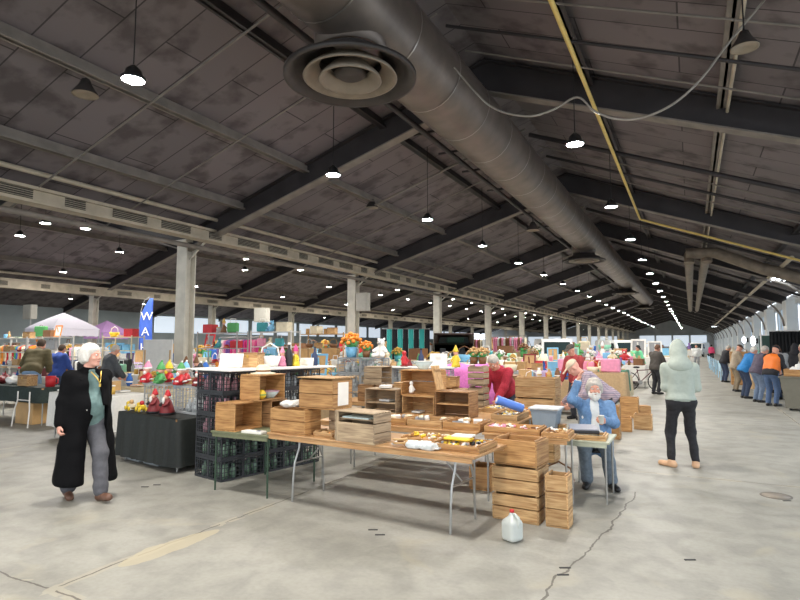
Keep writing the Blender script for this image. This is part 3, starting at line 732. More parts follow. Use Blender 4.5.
MB().tube([(-.09, .12, 1.44), (-.06, .2, 1.36), (-.045, .215, 1.3), (-.03, .2, 1.36), (.02, .13, 1.44)], .006, 6).build('necklace', GOLD, R0)
MB().box((-.045, .222, 1.29), (.02, .008, .035)).build('pendant', GOLD, R0)
# ---- seated man in denim
DENIM = fabric('blue denim', '6486ad', .2); JEANS = fabric('faded jeans', '6d7983', .2); WTEE = fabric('white tee shirt', 'd9dbd8', .05)
BLSHOE = mat('black shoe', '1d1b1b', .4, var=.2)
px0 = G(598, 489); R1 = person(-1.12, 7.5, (.15, -1), 'bearded person in a denim jacket sitting with one arm raised', .95)
J = pose(bend=.0, pel=(0, -.12, .52), hands=[(.2, .14, 1.33), (-.12, .27, .84)], feet=[(.12, .3, .085), (-.18, .3, .085)], hyaw=.1, hpit=.05, elbow=((.5, .3, -1), (-.6, -.3, -.8)), fyaw=(.1, -.35), shrug=.01)
J['toe'] = [J['toe'][0], J['toe'][1]]
body(R1, J, SKIN, .009, (.35, 1.0)); hairdo(R1, J, GREYHAIR, 'fluffy'); hairdo(R1, J, WHITEHAIR, 'beard', .008, 'beard')
shirt(R1, J, WTEE, .011, .012, fat=.035, armw=.9, collar=False); trousers(R1, J, JEANS, .011, .014, 1.1, .01); shoes(R1, J, BLSHOE, .009)
S = SDF(); torso(S, J, .03, .025); arms(S, J, .02, .95, w=1.0); at = J['at']
for sx in (-.09, .09): S.cap(at((sx, 0, 0)), at((sx*1.15, 0.0, -.09)), .125, .125, k=.04)
S.box(at((0, .3, .2)), (.05, .26, .45), J['R'], sub=True, k=.02); S.ell(at((0, .12, .5)), (.06, .1, .08), J['R'], sub=True, k=.02)
jk = S.mesh('denim_jacket', .0105, DENIM, R1, fold=.009, fs=16)
C = SDF()
for sx in (-1, 1): C.cap(at((sx*.08, -.03, .525)), at((sx*.075, .09, .46)), .024, .022, k=.02)
C.cap(at((-.08, -.03, .525)), at((.08, -.03, .525)), .028, k=.02); C.mesh('jacket_collar', .009, DENIM, jk)
pcup = J['wr'][1]
rc = rotz(R1.rotation_euler[2])@np.array((pcup[0]+.05, pcup[1]+.055, pcup[2])); CUPPOS = (R1.location[0]+rc[0], R1.location[1]+rc[1], rc[2]*.95-.03)
mb = MB().lathe([(.028, 0), (.038, .1), (.04, .1), (.034, .1), (.026, .006), (0, .006)], n=18)
tag(mb.build('paper_cup', mat('white paper', 'e9e8e4', .5, var=.03), loc=CUPPOS), 'white paper cup held by the bearded seated person', 'cup')
# ---- man in plaid bending behind him
def plaid():
    m = bpy.data.materials.new('pink grey plaid'); m.use_nodes = True; nt = m.node_tree; b = nt.nodes['Principled BSDF']; b.inputs['Roughness'].default_value = .9
    tc = nt.nodes.new('ShaderNodeTexCoord'); cur = None
    for i, (ax, sc, col) in enumerate((('X', 5, 'b79aa4'), ('Z', 5, '8f8a9c'), ('X', 11, 'cdb9bd'), ('Z', 11, '74707f'))):
        w = nt.nodes.new('ShaderNodeTexWave'); w.bands_direction = ax; w.inputs['Scale'].default_value = sc; w.inputs['Distortion'].default_value = .6
        nt.links.new(tc.outputs['Object'], w.inputs['Vector'])
        mx = nt.nodes.new('ShaderNodeMix'); mx.data_type = 'RGBA'; mx.inputs['B'].default_value = (*lin(col), 1)
        if cur is None: mx.inputs['A'].default_value = (*lin('a58f9b'), 1)
        else: nt.links.new(cur, mx.inputs['A'])
        mm = nt.nodes.new('ShaderNodeMath'); mm.operation = 'MULTIPLY'; mm.inputs[1].default_value = .75; nt.links.new(w.outputs['Fac'], mm.inputs[0]); nt.links.new(mm.outputs[0], mx.inputs['Factor']); cur = mx.outputs['Result']
    nt.links.new(cur, b.inputs['Base Color']); return m
q = D(606, 420, 8.9); R2 = person(q[0], q[1], (-.92, -.3), 'person in a plaid shirt and pale cap bending behind the bearded person')
J = pose(bend=.85, pel=(0, -.05, .9), hands=[(.2, .6, .78), (-.2, .55, .78)], hpit=.75)
body(R2, J, SKIN2, .012, face=True); hairdo(R2, J, fabric('tan cap', 'cdb9a0'), 'cap', .011, 'cap'); shirt(R2, J, plaid(), .013, .025, fat=.02, armw=1.1); trousers(R2, J, fabric('dark trousers', '3a3c44'), .014); shoes(R2, J, BLSHOE, .012)
# ---- red shirt man sorting
RED = fabric('red checked shirt', 'a8283a', .25, scale=60)
q = D(507, 440, 9.5); R3 = person(q[0], q[1], (-.2, -.95), 'grey-haired person in a red shirt leaning over the tables sorting small goods')
J = pose(bend=.72, pel=(0, -.05, .92), hands=[(.13, .5, .8), (-.1, .52, .8)], hpit=.7, elbow=((.8, -.6, -.2), (-.8, -.6, -.2)))
body(R3, J, SKIN, .011); hairdo(R3, J, GREYHAIR, 'short'); shirt(R3, J, RED, .012, .022, fat=.02, armw=1.1); trousers(R3, J, fabric('navy trousers', '2e3440'), .014); shoes(R3, J, BLSHOE, .012)
# ---- person in red with dark cap further back
q = D(577, 380, 13.0); R4 = person(q[0], q[1], (-.5, -.85), 'person in a red jacket and dark cap standing behind the plaid shirt')
J = pose(bend=.2, hands=[(.2, .3, .9), (-.2, .3, .9)], hpit=.4)
body(R4, J, SKIN, .013); hairdo(R4, J, fabric('dark cap', '4a443e'), 'cap', .012, 'cap'); shirt(R4, J, fabric('red jacket', '9c3a3c'), .014, .028); trousers(R4, J, fabric('dark trousers', '3a3c44'), .016); shoes(R4, J, BLSHOE, .014)
# ---- hooded person from behind
HOOD = fabric('pale grey hoodie', 'aab3a8', .05); BLKJ = fabric('black jeans', '232326', .3); TANS = mat('tan suede', 'd0a884', .7, var=.12)
R5 = person(-.13, 8.97, (-.2, 1), 'person in a pale grey hoodie and black jeans standing alone in the aisle')
J = pose(bend=.06, hands=[(.13, .27, 1.1), (-.13, .27, 1.1)], feet=[(.13, .0, .085), (-.19, -.04, .085)], hpit=.35, elbow=((.25, -.6, -1), (-.25, -.6, -1)), fyaw=(.25, -.75), pel=(-.03, 0, .935))
body(R5, J, SKIN, .011); sh_ = shirt(R5, J, HOOD, .011, .02, 'hoodie', fat=.0, hem=-.05, armw=1.0, frac=.93, fold=.005, collar=False, cut=.0); hairdo(R5, J, HOOD, 'hood', .011, 'hood').parent = sh_
SDF().cap(J['at']((-.065, 0, .01)), J['at']((.065, 0, .01)), .122, k=.02).box(J['at']((0, 0, .24)), (.3, .3, .19), J['R'], sub=True, k=.01).box(J['at']((0, 0, -.22)), (.3, .3, .19), J['R'], sub=True, k=.01).mesh('hem_band', .014, HOOD, sh_, fold=.004)
trousers(R5, J, BLKJ, .011, .006, 1.0, 0); shoes(R5, J, TANS, .01)
# ---- browsers at the east tables
def simple(x, y, f, lab, top, bot, hair, style='short', bend=.3, hpit=.5, res=.016, sc=1.0, coat='jacket', hands=None, skin=SKIN, **kw):
    r = person(x, y, f, lab, sc); J = pose(bend=bend, hpit=hpit, hands=hands or [(.2, .38, .9), (-.2, .38, .9)], **kw)
    body(r, J, skin, res, face=False); hairdo(r, J, hair, style, res*.9, 'hood' if style == 'hood' else ('cap' if style == 'cap' else 'hair')); s = shirt(r, J, top, res, .03, coat, fat=.02, collar=False, armw=1.15); trousers(r, J, bot, res); shoes(r, J, BLSHOE, res); return r, J, s
BLUEJ = fabric('blue jacket', '2f7fc0'); NAVY = fabric('navy jeans', '36435c'); DKJ = fabric('dark jacket', '2a2a2e')
r, J, s = simple(1.86, 18.9, (.55, .75), 'person in an orange safety vest over black clothes bending at the counter', DKJ, fabric('blue jeans', '4f668a'), DKJ, 'cap', .35, res=.015, fat=0) if False else simple(1.97, 18.95, (.55, .75), 'person in an orange safety vest over black clothes leaning toward the grey bin', DKJ, fabric('blue jeans', '4f668a'), DKJ, 'cap', .38)
S = SDF(); torso(S, J, .042, .02); S.box(J['at']((0, 0, -.06)), (.3, .3, .12), J['R'], sub=True, k=.01); S.box(J['at']((0, 0, .6)), (.3, .3, .05), J['R'], sub=True, k=.01); S.mesh('safety_vest', .016, mat('orange vest', 'f07a1e', .5, var=.06, emit=0), r)
simple(1.48, 21.3, (.8, .3), 'person in a bright blue jacket and navy jeans leaning over the east stall', BLUEJ, NAVY, WHITEHAIR, 'short', .5)
simple(1.72, 20.0, (.75, .4), 'grey-haired person in a mauve jacket between the blue jacket and the orange vest', fabric('mauve jacket', '5d5666'), fabric('pale jeans', '6d7f98'), GREYHAIR, 'short', .4)
simple(*D(781, 345, 17.6)[:2], (-.6, -.8), 'person in a light grey top standing behind the grey bin', fabric('light grey top', '9b9ea0'), NAVY, fabric('brown hair', '6a4b3a'), 'long', .3)
simple(*D(794, 345, 18.4)[:2], (.2, .9), 'person in a black hooded jacket standing before the black drape', DKJ, DKJ, DKJ, 'hood', .25, hands=[(.25, .02, .8), (-.25, .02, .8)])
simple(*D(806, 345, 17.2)[:2], (-.9, -.3), 'pale-haired person half cut off beside the grey bin', fabric('beige jacket', 'a89a86'), NAVY, fabric('pale hair', 'c9b79d'), 'short', .1, hpit=.2, hands=[(.27, .04, .78), (-.27, .04, .78)])
simple(1.4, 24.2, (.9, .2), 'person in a beige jacket with a tan bag beyond the blue jacket', fabric('beige jacket', 'a89a86'), fabric('khaki trousers', '8a7d68'), fabric('brown cap', '5d4636'), 'cap', .2, res=.02)
simple(1.3, 30.0, (.9, .4), 'person in a dark coat browsing beyond the blue folding chairs', DKJ, NAVY, GREYHAIR, 'short', .35, res=.022)
simple(1.9, 68, (.3, .9), 'person in a pink jacket and dark trousers walking far down the east aisle', fabric('pink jacket', 'd0456f'), DKJ, DKJ, 'short', .05, hpit=0, res=.026, hands=[(.27, .04, .78), (-.27, .04, .78)])
simple(.35, 48, (-.2, -1), 'person in a white top far down the middle of the aisle', fabric('white top', 'd6d8d6'), fabric('grey trousers far', '8d8f92'), DKJ, 'short', .05, hpit=0, res=.024, hands=[(.27, .04, .78), (-.27, .04, .78)])
# ---- browsers in the middle and west
q = D(656, 390, 19.5); simple(q[0], q[1], (.5, .6), 'person in a dark coat standing by the red bicycle', fabric('charcoal coat', '4a4540'), DKJ, fabric('brown hair', '6a4b3a'), 'short', .12, res=.018)
q = D(636, 390, 24.5); simple(q[0], q[1], (.6, -.8), 'person in a mint green shirt behind the goods tables', fabric('mint shirt', '79d6a0'), NAVY, fabric('black cap', '202020'), 'cap', .3, res=.018)
q = D(30, 400, 14.5); simple(q[0], q[1], (-.55, .75), 'person in an olive jacket and jeans seen from behind bending at the far west stall', fabric('olive jacket', '5d5438'), fabric('light blue jeans', '7d97b5'), fabric('dark brown hair', '4a3a2c'), 'short', .62, res=.013, sc=1.15)
q = D(104, 400, 14.0); simple(q[0], q[1], (.3, 1), 'person in a charcoal jacket standing with back turned at the clothes racks', fabric('charcoal jacket', '4b4e52'), NAVY, GREYHAIR, 'short', .25, res=.016)
q = D(55, 400, 15.5); simple(q[0], q[1], (-.3, 1), 'person in a royal blue top behind the olive jacket', fabric('royal blue top', '34509c'), NAVY, fabric('dark brown hair', '4a3a2c'), 'short', .15, res=.018)
# ================================================================ things on the stalls: builders
WOODS = [wood('crate pine x', 'c7a372', '9c7245', 0), wood('crate amber x', 'bf935d', '94673a', 0), wood('crate brown x', 'a27b51', '745132', 0), wood('crate grey x', 'b39d7e', '87725a', 0)]
WOODZ = [wood('crate pine z', 'c7a372', '9c7245', 2), wood('crate amber z', 'bf935d', '94673a', 2), wood('crate brown z', 'a27b51', '745132', 2), wood('crate grey z', 'b39d7e', '87725a', 2)]
WOODY = [wood('crate pine y', 'c7a372', '9c7245', 1), wood('crate amber y', 'bf935d', '94673a', 1), wood('crate brown y', 'a27b51', '745132', 1), wood('crate grey y', 'b39d7e', '87725a', 1)]
TTOP = wood('plywood table top', 'c59c6c', 'a87a4c', 0, .45)
CHROME = mat('grey folding leg', 'a8a8a4', .35, .7, var=.08)
GREENLEG = mat('green leg', '39503f', .4, .3, var=.1)
PAPER = mat('paper', 'e4e1d8', .7, var=.04)
def off(o, x, y): c, s = math.cos(o), math.sin(o); return (x*c-y*s, x*s+y*c)
def crate(x, y, z, L, W, H, rz=0, open='up', label=None, w=0, planks=2, slats=False, sticker=None, name='wooden_crate', group=None, t=.014, cat='crate'):
    """x, y: the front-left bottom corner; boards nailed round five sides"""
    o = empty(name, (x, y, z), rz, label, cat, group)
    def face(nm, c, d, axis, m):
        mb = MB(); ax = [i for i in range(3) if d[i] > .02]; la = axis; ot = [i for i in ax if i != la][0]; n = planks if d[ot] > .12 else 1
        if slats: n = max(2, int(d[ot]/.09))
        step = d[ot]/n; gap = .022 if slats else .008
        for k in range(n):
            cc = list(c); dd = list(d); cc[ot] = c[ot]-d[ot]/2+step*(k+.5)+vary(.001); dd[ot] = step-gap; dd[la] *= 1-random.random()*.006
            mb.box(cc, dd, bev=.0025)
        return mb.build(nm, m, o)
    X, Y, Z = WOODS[w], WOODY[w], WOODZ[w]
    if open != 'up': face('top_board', (L/2, W/2, H-t/2), (L-.001, W-.001, t), 0 if L > W else 1, X if L > W else Y)
    face('bottom_board', (L/2, W/2, t/2), (L-.001, W-.001, t), 0 if L > W else 1, X if L > W else Y)
    if open != '-y': face('side_panel', (L/2, t/2, H/2), (L-2*t, t, H-2*t), 0, X)
    if open != 'y': face('side_panel', (L/2, W-t/2, H/2), (L-2*t, t, H-2*t), 0, X)
    if open != '-x': face('end_panel', (t*.6, W/2, H/2), (t*1.2, W, H-2*t), 1, Y)
    if open != 'x': face('end_panel', (L-t*.6, W/2, H/2), (t*1.2, W, H-2*t), 1, Y)
    if open == 'up':
        for xx in (.0, 1): MB().box((L*xx+(t*1.9 if xx == 0 else -t*1.9), W/2, H-.02), (t, W*.92, .03)).build('batten', Y, o)
    if sticker:
        MB().box((L+.002, W*.5, H*.5), (.003, W*.55, H*.75)).build('paper_label', PAPER, o)
    return o
def legset(o, mb_name, pts, r, m): return MB().tube(pts, r, 8).build(mb_name, m, o)
def folding_table(x, y, L, W, z, rz, label, top=None, legm=None, style='wish', group=None, edge=None, cloth=None):
    """x, y: the front-left corner"""
    o = empty('folding_table', (x, y, 0), rz, label, 'table', group); legm = legm or CHROME
    MB().box((L/2, W/2, z-.012), (L, W, .024), bev=.004).build('tabletop', top or TTOP, o)
    MB().box((L/2, .012, z-.045), (L-.06, .02, .04)).build('apron', edge or top or TTOP, o); MB().box((L/2, W-.012, z-.045), (L-.06, .02, .04)).build('apron', edge or top or TTOP, o)
    h = z-.03
    for xx in (.3, L-.3):
        if style == 'wish':
            for a, b in ((.12, .06), (W-.12, W-.06)):
                d = 1 if a < W/2 else -1
                legset(o, 'leg', [(xx, a+d*.1, h), (xx, a+d*.09, h-.14), (xx, a+d*.02, h-.3), (xx, b+d*.06, h-.48), (xx, b+d*.05, .0)], .0125, legm)
            legset(o, 'brace', [(xx, .14, h-.3), (xx, W-.14, h-.3)], .01, legm)
            legset(o, 'brace', [(xx, W/2, h-.3), (xx+(.3 if xx < L/2 else -.3), W/2, h)], .008, legm)
        else:
            for yy in (.05, W-.05):
                x2 = .05 if xx < L/2 else L-.05
                legset(o, 'leg', [(x2, yy, h), (x2, yy, 0)], .011, legm)
    return o
def stall_table(x, y, L, W, z, rz, label, cloth, drop=.55, group=None):
    o = empty('market_table', (x, y, 0), rz, label, 'table', group)
    MB().box((L/2, W/2, z-.02), (L, W, .03)).build('tabletop', TTOP, o)
    for xx in (.08, L-.08):
        for yy in (.08, W-.08): legset(o, 'leg', [(xx, yy, z-.03), (xx, yy, 0)], .014, CHROME)
    # draped cloth: top, then waving skirt
    P = []; n = 72; per = 2*(L+W)
    for lv, (zz, amp, grow) in enumerate(((z+.003, 0, -.03), (z+.003, 0, .008), (z-.02, .002, .014), (z-.02-drop*.5, .012, .03), (z-.02-drop, .022, .045))):
        row = []
        for k in range(n+1):
            s = per*(k % n)/n
            if s < L: p = (s, 0); nn = (0, -1)
            elif s < L+W: p = (L, s-L); nn = (1, 0)
            elif s < 2*L+W: p = (2*L+W-s, W); nn = (0, 1)
            else: p = (0, per-s); nn = (-1, 0)
            a = grow+amp*math.sin(k*1.9+1.3*math.sin(k*.7)); row.append((p[0]+nn[0]*a, p[1]+nn[1]*a, zz))
        P.append(row)
    mb = MB().grid(P); mb.box((L/2, W/2, z+.001), (L+.01, W+.01, .004)); mb.build('tablecloth', cloth, o); return o
BLKCRATE = mat('black crate plastic', '35383c', .5, var=.1); GRYCRATE = mat('grey crate plastic', '8b9092', .5, var=.1); SILCRATE = mat('silver crate plastic', 'a3a7a8', .5, var=.08)
CR = {}
def lattice_crate(x, y, z, L, W, H, rz, m, label, group, fill=None):
    """stacked bottle crate: corner posts, rims and open lattice sides; x, y: its centre"""
    key = (L, W, H, m.name, fill)
    if key not in CR:
        o = empty('bottle_crate', (x, y, z), rz, label, 'crate', group)
        mb = MB(); r = .016
        for sx in (-1, 1):
            for sy in (-1, 1): mb.box((sx*(L/2-r/2), sy*(W/2-r/2), H/2), (r, r, H-.004))
        for zz in (.014, H-.016):
            for sy in (-1, 1): mb.box((0, sy*(W/2-.006), zz), (L-.02, .012, .028))
            for sx in (-1, 1): mb.box((sx*(L/2-.006), 0, zz), (.012, W-.02, .028))
        mb.build('rim', m, o)
        for nm, ax, sg in (('lattice_side', 0, -1), ('lattice_side', 0, 1), ('lattice_side', 1, -1), ('lattice_side', 1, 1)):
            mb = MB(); ln = L if ax == 0 else W; wd = (W if ax == 0 else L)/2-.008
            for k in range(1, 6):
                u = -ln/2+ln*k/6; mb.box((u, sg*wd, H/2) if ax == 0 else (sg*wd, u, H/2), (.009, .006, H-.05) if ax == 0 else (.006, .009, H-.05))
            for k in range(1, 5):
                zz = H*k/5; mb.box((0, sg*wd, zz) if ax == 0 else (sg*wd, 0, zz), (ln-.03, .006, .008) if ax == 0 else (.006, ln-.03, .008))
            mb.build(nm, m, o)
        MB().box((0, 0, .006), (L-.03, W-.03, .008)).build('base', m, o); CR[key] = o; return o
    return dup(CR[key], (x, y, z), rz, label, group)
# ---- small goods, about real size; each returns an Empty with its parts
PAL = {'cream': 'e2d6b8', 'white': 'e9e7e1', 'red': 'c0272f', 'dark red': '7d2427', 'pink': 'e493b0', 'hot pink': 'd8458c', 'orange': 'e38a2e', 'yellow': 'e6c534', 'green': '4f9a57', 'mint': '8fd0b0', 'teal': '3f9aa0', 'blue': '3566b0', 'sky blue': '79b8dd', 'navy': '2c3a5e', 'purple': '8565a8', 'brown': '7d5534', 'tan': 'c29c68', 'black': '242426', 'grey': '8d8f91', 'silver': 'b9bcbd', 'gold': 'c9a24a'}
def pm(c, rough=.5): return mat('goods '+c, PAL[c], rough, var=.1, scale=12)
GLASS = mat('clear glass goods', 'cfdedb', .15, var=.05, alpha=.6)
PROTO = {}
def mk_item(kind, c, c2):
    o = empty({'teddy': 'teddy_bear', 'doll': 'doll', 'frame': 'picture_frame', 'car': 'toy_car', 'box': 'cardboard_box', 'pot': 'flower_pot', 'lamp': 'table_lamp', 'bag': 'handbag', 'tin': 'tin_can', 'wbox': 'wooden_box', 'ware': 'glass_dish'}.get(kind, kind)); a, b = pm(c), pm(c2)
    if kind == 'mug':
        MB().lathe([(.0, 0), (.042, 0), (.046, .1), (.041, .1), (.038, .01), (0, .01)], n=14).build('cup', a, o); MB().tube([(.044, 0, .085), (.075, 0, .075), (.075, 0, .035), (.043, 0, .025)], .007, 6).build('handle', b, o)
    elif kind == 'bottle':
        MB().lathe([(0, 0), (.045, 0), (.05, .02), (.05, .17), (.018, .23), (.016, .28), (0, .28)], n=14).build('glass_body', a, o); MB().lathe([(0, .281), (.02, .281), (.02, .31), (0, .31)], n=12).build('cap', b, o)
    elif kind == 'jar':
        MB().lathe([(0, 0), (.06, 0), (.066, .03), (.066, .13), (.05, .155), (0, .155)], n=16).build('jar_body', a, o); MB().lathe([(0, .156), (.055, .156), (.055, .18), (.015, .19), (.02, .21), (0, .215)], n=14).build('lid', b, o)
    elif kind == 'vase':
        MB().lathe([(0, 0), (.05, 0), (.085, .1), (.07, .2), (.03, .27), (.05, .31), (.043, .31), (.025, .27), (0, .26)], n=16).build('vessel', a, o); MB().lathe([(.083, .085), (.088, .1), (.086, .12)], n=16, cap=False).build('band', b, o)
    elif kind == 'bowl':
        MB().lathe([(0, 0), (.05, 0), (.06, .012), (.12, .08), (.115, .08), (.05, .02), (0, .02)], n=18).build('bowl_body', a, o); MB().lathe([(.116, .079), (.124, .082), (.12, .086)], n=18, cap=False).build('rim', b, o)
    elif kind == 'book':
        MB().box((0, 0, .015), (.19, .25, .005)).box((0, 0, .045), (.19, .25, .005)).box((-.094, 0, .03), (.005, .25, .034)).build('cover', a, o); MB().box((0.002, 0, .03), (.178, .24, .024)).build('pages', PAPER, o)
    elif kind == 'box':
        MB().box((0, 0, .12), (.34, .26, .24), bev=.004).build('carton', a, o); MB().box((0, 0, .242), (.34, .05, .003)).build('tape', b, o)
        for s in (-1, 1): MB().box((s*.085, 0, .2445), (.165, .26, .003)).build('flap', a, o)
    elif kind == 'basket':
        MB().lathe([(0, 0), (.11, 0), (.16, .15), (.15, .15), (.1, .02), (0, .02)], n=18).build('basket_body', a, o); MB().tube([(-.15, 0, .14), (-.12, 0, .27), (0, 0, .33), (.12, 0, .27), (.15, 0, .14)], .01, 6).build('handle', b, o)
    elif kind == 'teddy':
        S = SDF(); S.ell((0, 0, .12), (.09, .08, .12)).ell((0, .01, .28), (.075, .07, .07))
        for s in (-1, 1): S.cap((s*.07, .02, .17), (s*.13, .06, .12), .035).cap((s*.06, .05, .045), (s*.09, .14, .04), .042).ell((s*.06, 0, .345), (.028, .016, .028), k=.01)
        S.mesh('body', .016, a, o); MB().ball((0, .08, .265), (.032, .025, .026), 10).build('muzzle', b, o)
        for s in (-1, 1): MB().ball((s*.028, .072, .305), .009, 8).build('eye', pm('black'), o)
    elif kind == 'doll':
        MB().lathe([(0, 0), (.1, 0), (.09, .06), (.05, .2), (.035, .25), (0, .25)], n=14).build('dress', a, o); MB().ball((0, 0, .3), (.05, .05, .058), 12).build('head', SKIN2, o)
        MB().lathe([(.058, .315), (.06, .335), (.045, .38), (.01, .46), (0, .47)], n=12).build('hat', b, o)
        for s in (-1, 1): MB().tube([(s*.04, 0, .22), (s*.09, .03, .15), (s*.08, .07, .12)], .018, 7).build('arm', a, o)
    elif kind == 'lamp':
        MB().lathe([(0, 0), (.08, 0), (.08, .02), (.03, .05), (.055, .14), (.02, .25), (.012, .3), (0, .3)], n=16).build('base', a, o); MB().lathe([(.15, .27), (.09, .47), (.085, .47), (.145, .27)], n=18, cap=False).build('lamp_shade', b, o)
    elif kind == 'frame':
        Mx = Matrix.Rotation(-.18, 4, 'X'); mb = MB()
        for c_, d in (((0, 0, .02), (.36, .02, .04)), ((0, 0, .42), (.36, .02, .04)), ((-.16, 0, .22), (.04, .02, .36)), ((.16, 0, .22), (.04, .02, .36))): mb.box(c_, d, Mx)
        mb.build('frame', a, o); MB().box((0, .004, .22), (.28, .006, .36), Mx).build('canvas', b, o); MB().box((0, .075, .17), (.03, .012, .36), Matrix.Rotation(.22, 4, 'X')).build('strut', a, o)
    elif kind == 'bag':
        S = SDF().box((0, 0, .13), (.16, .06, .13), rad=.04); S.mesh('bag_body', .02, a, o); MB().tube([(-.09, 0, .24), (-.07, 0, .36), (.07, 0, .36), (.09, 0, .24)], .01, 6).build('handle', b, o)
    elif kind == 'pot':
        MB().lathe([(0, 0), (.06, 0), (.085, .13), (.08, .13), (0, .11)], n=14).build('pot', a, o); mb = MB()
        for k in range(26):
            th = k*2.4; r = .13*math.sqrt((k+.5)/26); mb.ball((r*math.cos(th), r*math.sin(th), .19+.1*(1-(r/.13)**2)+.02*math.sin(k)), (.032, .032, .026), 6)
        mb.build('blossom', b, o); MB().lathe([(0, .1), (.05, .12), (.1, .19), (0, .24)], n=10).build('foliage', pm('green'), o)
    elif kind == 'tin':
        MB().lathe([(0, 0), (.055, 0), (.055, .14), (0, .14)], n=16).build('tin_body', a, o); MB().lathe([(0, .141), (.058, .141), (.058, .16), (0, .16)], n=16).build('lid', b, o)
    elif kind == 'figurine':
        S = SDF().cap((0, 0, .053), (0, 0, .14), .05, .03).ell((0, 0, .2), (.035, .035, .04), k=.02).cap((.03, 0, .13), (.06, .03, .08), .014).cap((-.03, 0, .13), (-.06, .03, .1), .014); S.mesh('figure', .011, a, o); MB().lathe([(0, 0), (.06, 0), (.06, .02), (0, .02)], n=14).build('base', b, o)
    elif kind == 'car':
        S = SDF().box((0, 0, .05), (.055, .13, .03), rad=.02, k=.01).box((0, -.01, .09), (.045, .065, .028), rad=.02, k=.015); S.mesh('car_body', .011, a, o)
        for sx in (-1, 1):
            for sy in (-1, 1): MB().lathe([(0, -.012), (.028, -.012), (.028, .012), (0, .012)], M=Matrix.Translation((sx*.055, sy*.075, .028)) @ Matrix.Rotation(PI/2, 4, 'Y'), n=12).build('wheel', b, o)
    elif kind == 'suitcase':
        MB().box((0, 0, .2), (.5, .16, .36), bev=.03).build('case', a, o); MB().tube([(-.07, 0, .38), (-.06, 0, .42), (.06, 0, .42), (.07, 0, .38)], .01, 6).build('handle', b, o)
    elif kind == 'cushion':
        SDF().box((0, 0, .17), (.2, .07, .17), rad=.06).mesh('cover', .025, a, o, fold=.006); MB().tube([(-.17, 0, .02), (.17, 0, .02)], .012, 6).build('piping', b, o)
    elif kind == 'wbox':
        MB().box((0, 0, .09), (.3, .2, .18), bev=.004).build('case', WOODS[0], o); MB().box((0, 0, .192), (.31, .21, .022), bev=.004).build('lid', WOODS[2], o); MB().box((0, -.104, .15), (.03, .006, .04)).build('latch', pm('gold', .3), o)
    elif kind == 'sign':
        MB().box((0, 0, .14), (.36, .012, .26), Matrix.Rotation(-.12, 4, 'X')).build('card', a, o); MB().box((0, .05, .1), (.12, .01, .22), Matrix.Rotation(.25, 4, 'X')).build('strut', b, o)
    elif kind == 'clock':
        MB().lathe([(0, -.03), (.11, -.03), (.12, 0), (.11, .02), (0, .02)], M=Matrix.Translation((0, 0, .125)) @ Matrix.Rotation(PI/2, 4, 'X'), n=22).build('case', a, o); MB().lathe([(0, 0), (.095, 0)], M=Matrix.Translation((0, -.022, .125)) @ Matrix.Rotation(PI/2, 4, 'X'), n=22, cap=False).build('dial', b, o)
    elif kind == 'hat':
        MB().lathe([(.17, .0), (.17, .012), (.1, .025), (.095, .1), (.06, .13), (0, .13)], n=18).build('brim_and_crown', a, o); MB().lathe([(.101, .03), (.101, .055)], n=18, cap=False).build('hat_band', b, o)
    elif kind == 'ware':
        MB().lathe([(0, 0), (.06, 0), (.07, .02), (.13, .1), (.125, .1), (.06, .03), (0, .03)], n=16).build('dish', GLASS, o); MB().lathe([(.122, .098), (.134, .102), (.126, .106)], n=16, cap=False).build('rim', a, o)
    return o
CATS = {'teddy': 'soft toy', 'frame': 'picture frame', 'car': 'toy car', 'box': 'box', 'pot': 'potted plant', 'lamp': 'lamp', 'bag': 'bag', 'tin': 'tin', 'wbox': 'box', 'ware': 'glass dish'}
NICE = {'teddy': 'teddy bear', 'frame': 'picture frame', 'car': 'toy car', 'box': 'carton', 'pot': 'flower pot', 'lamp': 'table lamp', 'bag': 'handbag', 'tin': 'lidded tin', 'wbox': 'small wooden box', 'ware': 'glass dish', 'jar': 'lidded jar', 'mug': 'mug', 'sign': 'card sign'}
def item(kind, c, x, y, z, where, rz=0, s=1.0, c2=None, label=None, group=None):
    c2 = c2 or random.choice(['white', 'brown', 'cream', 'gold', 'grey'])
    key = (kind, c, c2)
    if key not in PROTO: o = PROTO[key] = mk_item(*key)
    else: o = dup(PROTO[key])
    o.location = (x, y, z); o.rotation_euler = (0, 0, rz); o.scale = (s, s, s); o['category'] = CATS.get(kind, kind)
    for k in ('label', 'group'):
        if k in o.keys(): del o[k]
    o['group'] = group or ('goods on the '+where)
    if label: o['label'] = label
    else: ordlab(o, '%s %s on the %s' % (c, NICE.get(kind, kind), where))
    return o
RAD = {'mug': .08, 'bottle': .06, 'jar': .075, 'vase': .095, 'bowl': .13, 'book': .15, 'box': .22, 'basket': .17, 'teddy': .17, 'doll': .12, 'lamp': .16, 'frame': .19, 'bag': .17, 'pot': .15, 'tin': .065, 'figurine': .07, 'car': .15, 'suitcase': .26, 'cushion': .21, 'wbox': .19, 'sign': .19, 'clock': .13, 'hat': .18, 'ware': .14}
MIX_HOME = ['vase', 'jar', 'bowl', 'figurine', 'frame', 'lamp', 'tin', 'clock', 'wbox', 'bottle', 'ware', 'basket', 'pot', 'book', 'mug', 'box']
MIX_TOY = ['teddy', 'doll', 'car', 'box', 'book', 'tin', 'figurine', 'bag', 'hat', 'teddy', 'doll']
MIX_BOX = ['box', 'box', 'wbox', 'basket', 'suitcase', 'frame', 'box', 'tin', 'bag']
COLS = ['cream', 'white', 'white', 'cream', 'tan', 'brown', 'red', 'pink', 'orange', 'yellow', 'green', 'mint', 'teal', 'blue', 'sky blue', 'purple', 'black', 'grey', 'silver', 'gold', 'tan', 'dark red']
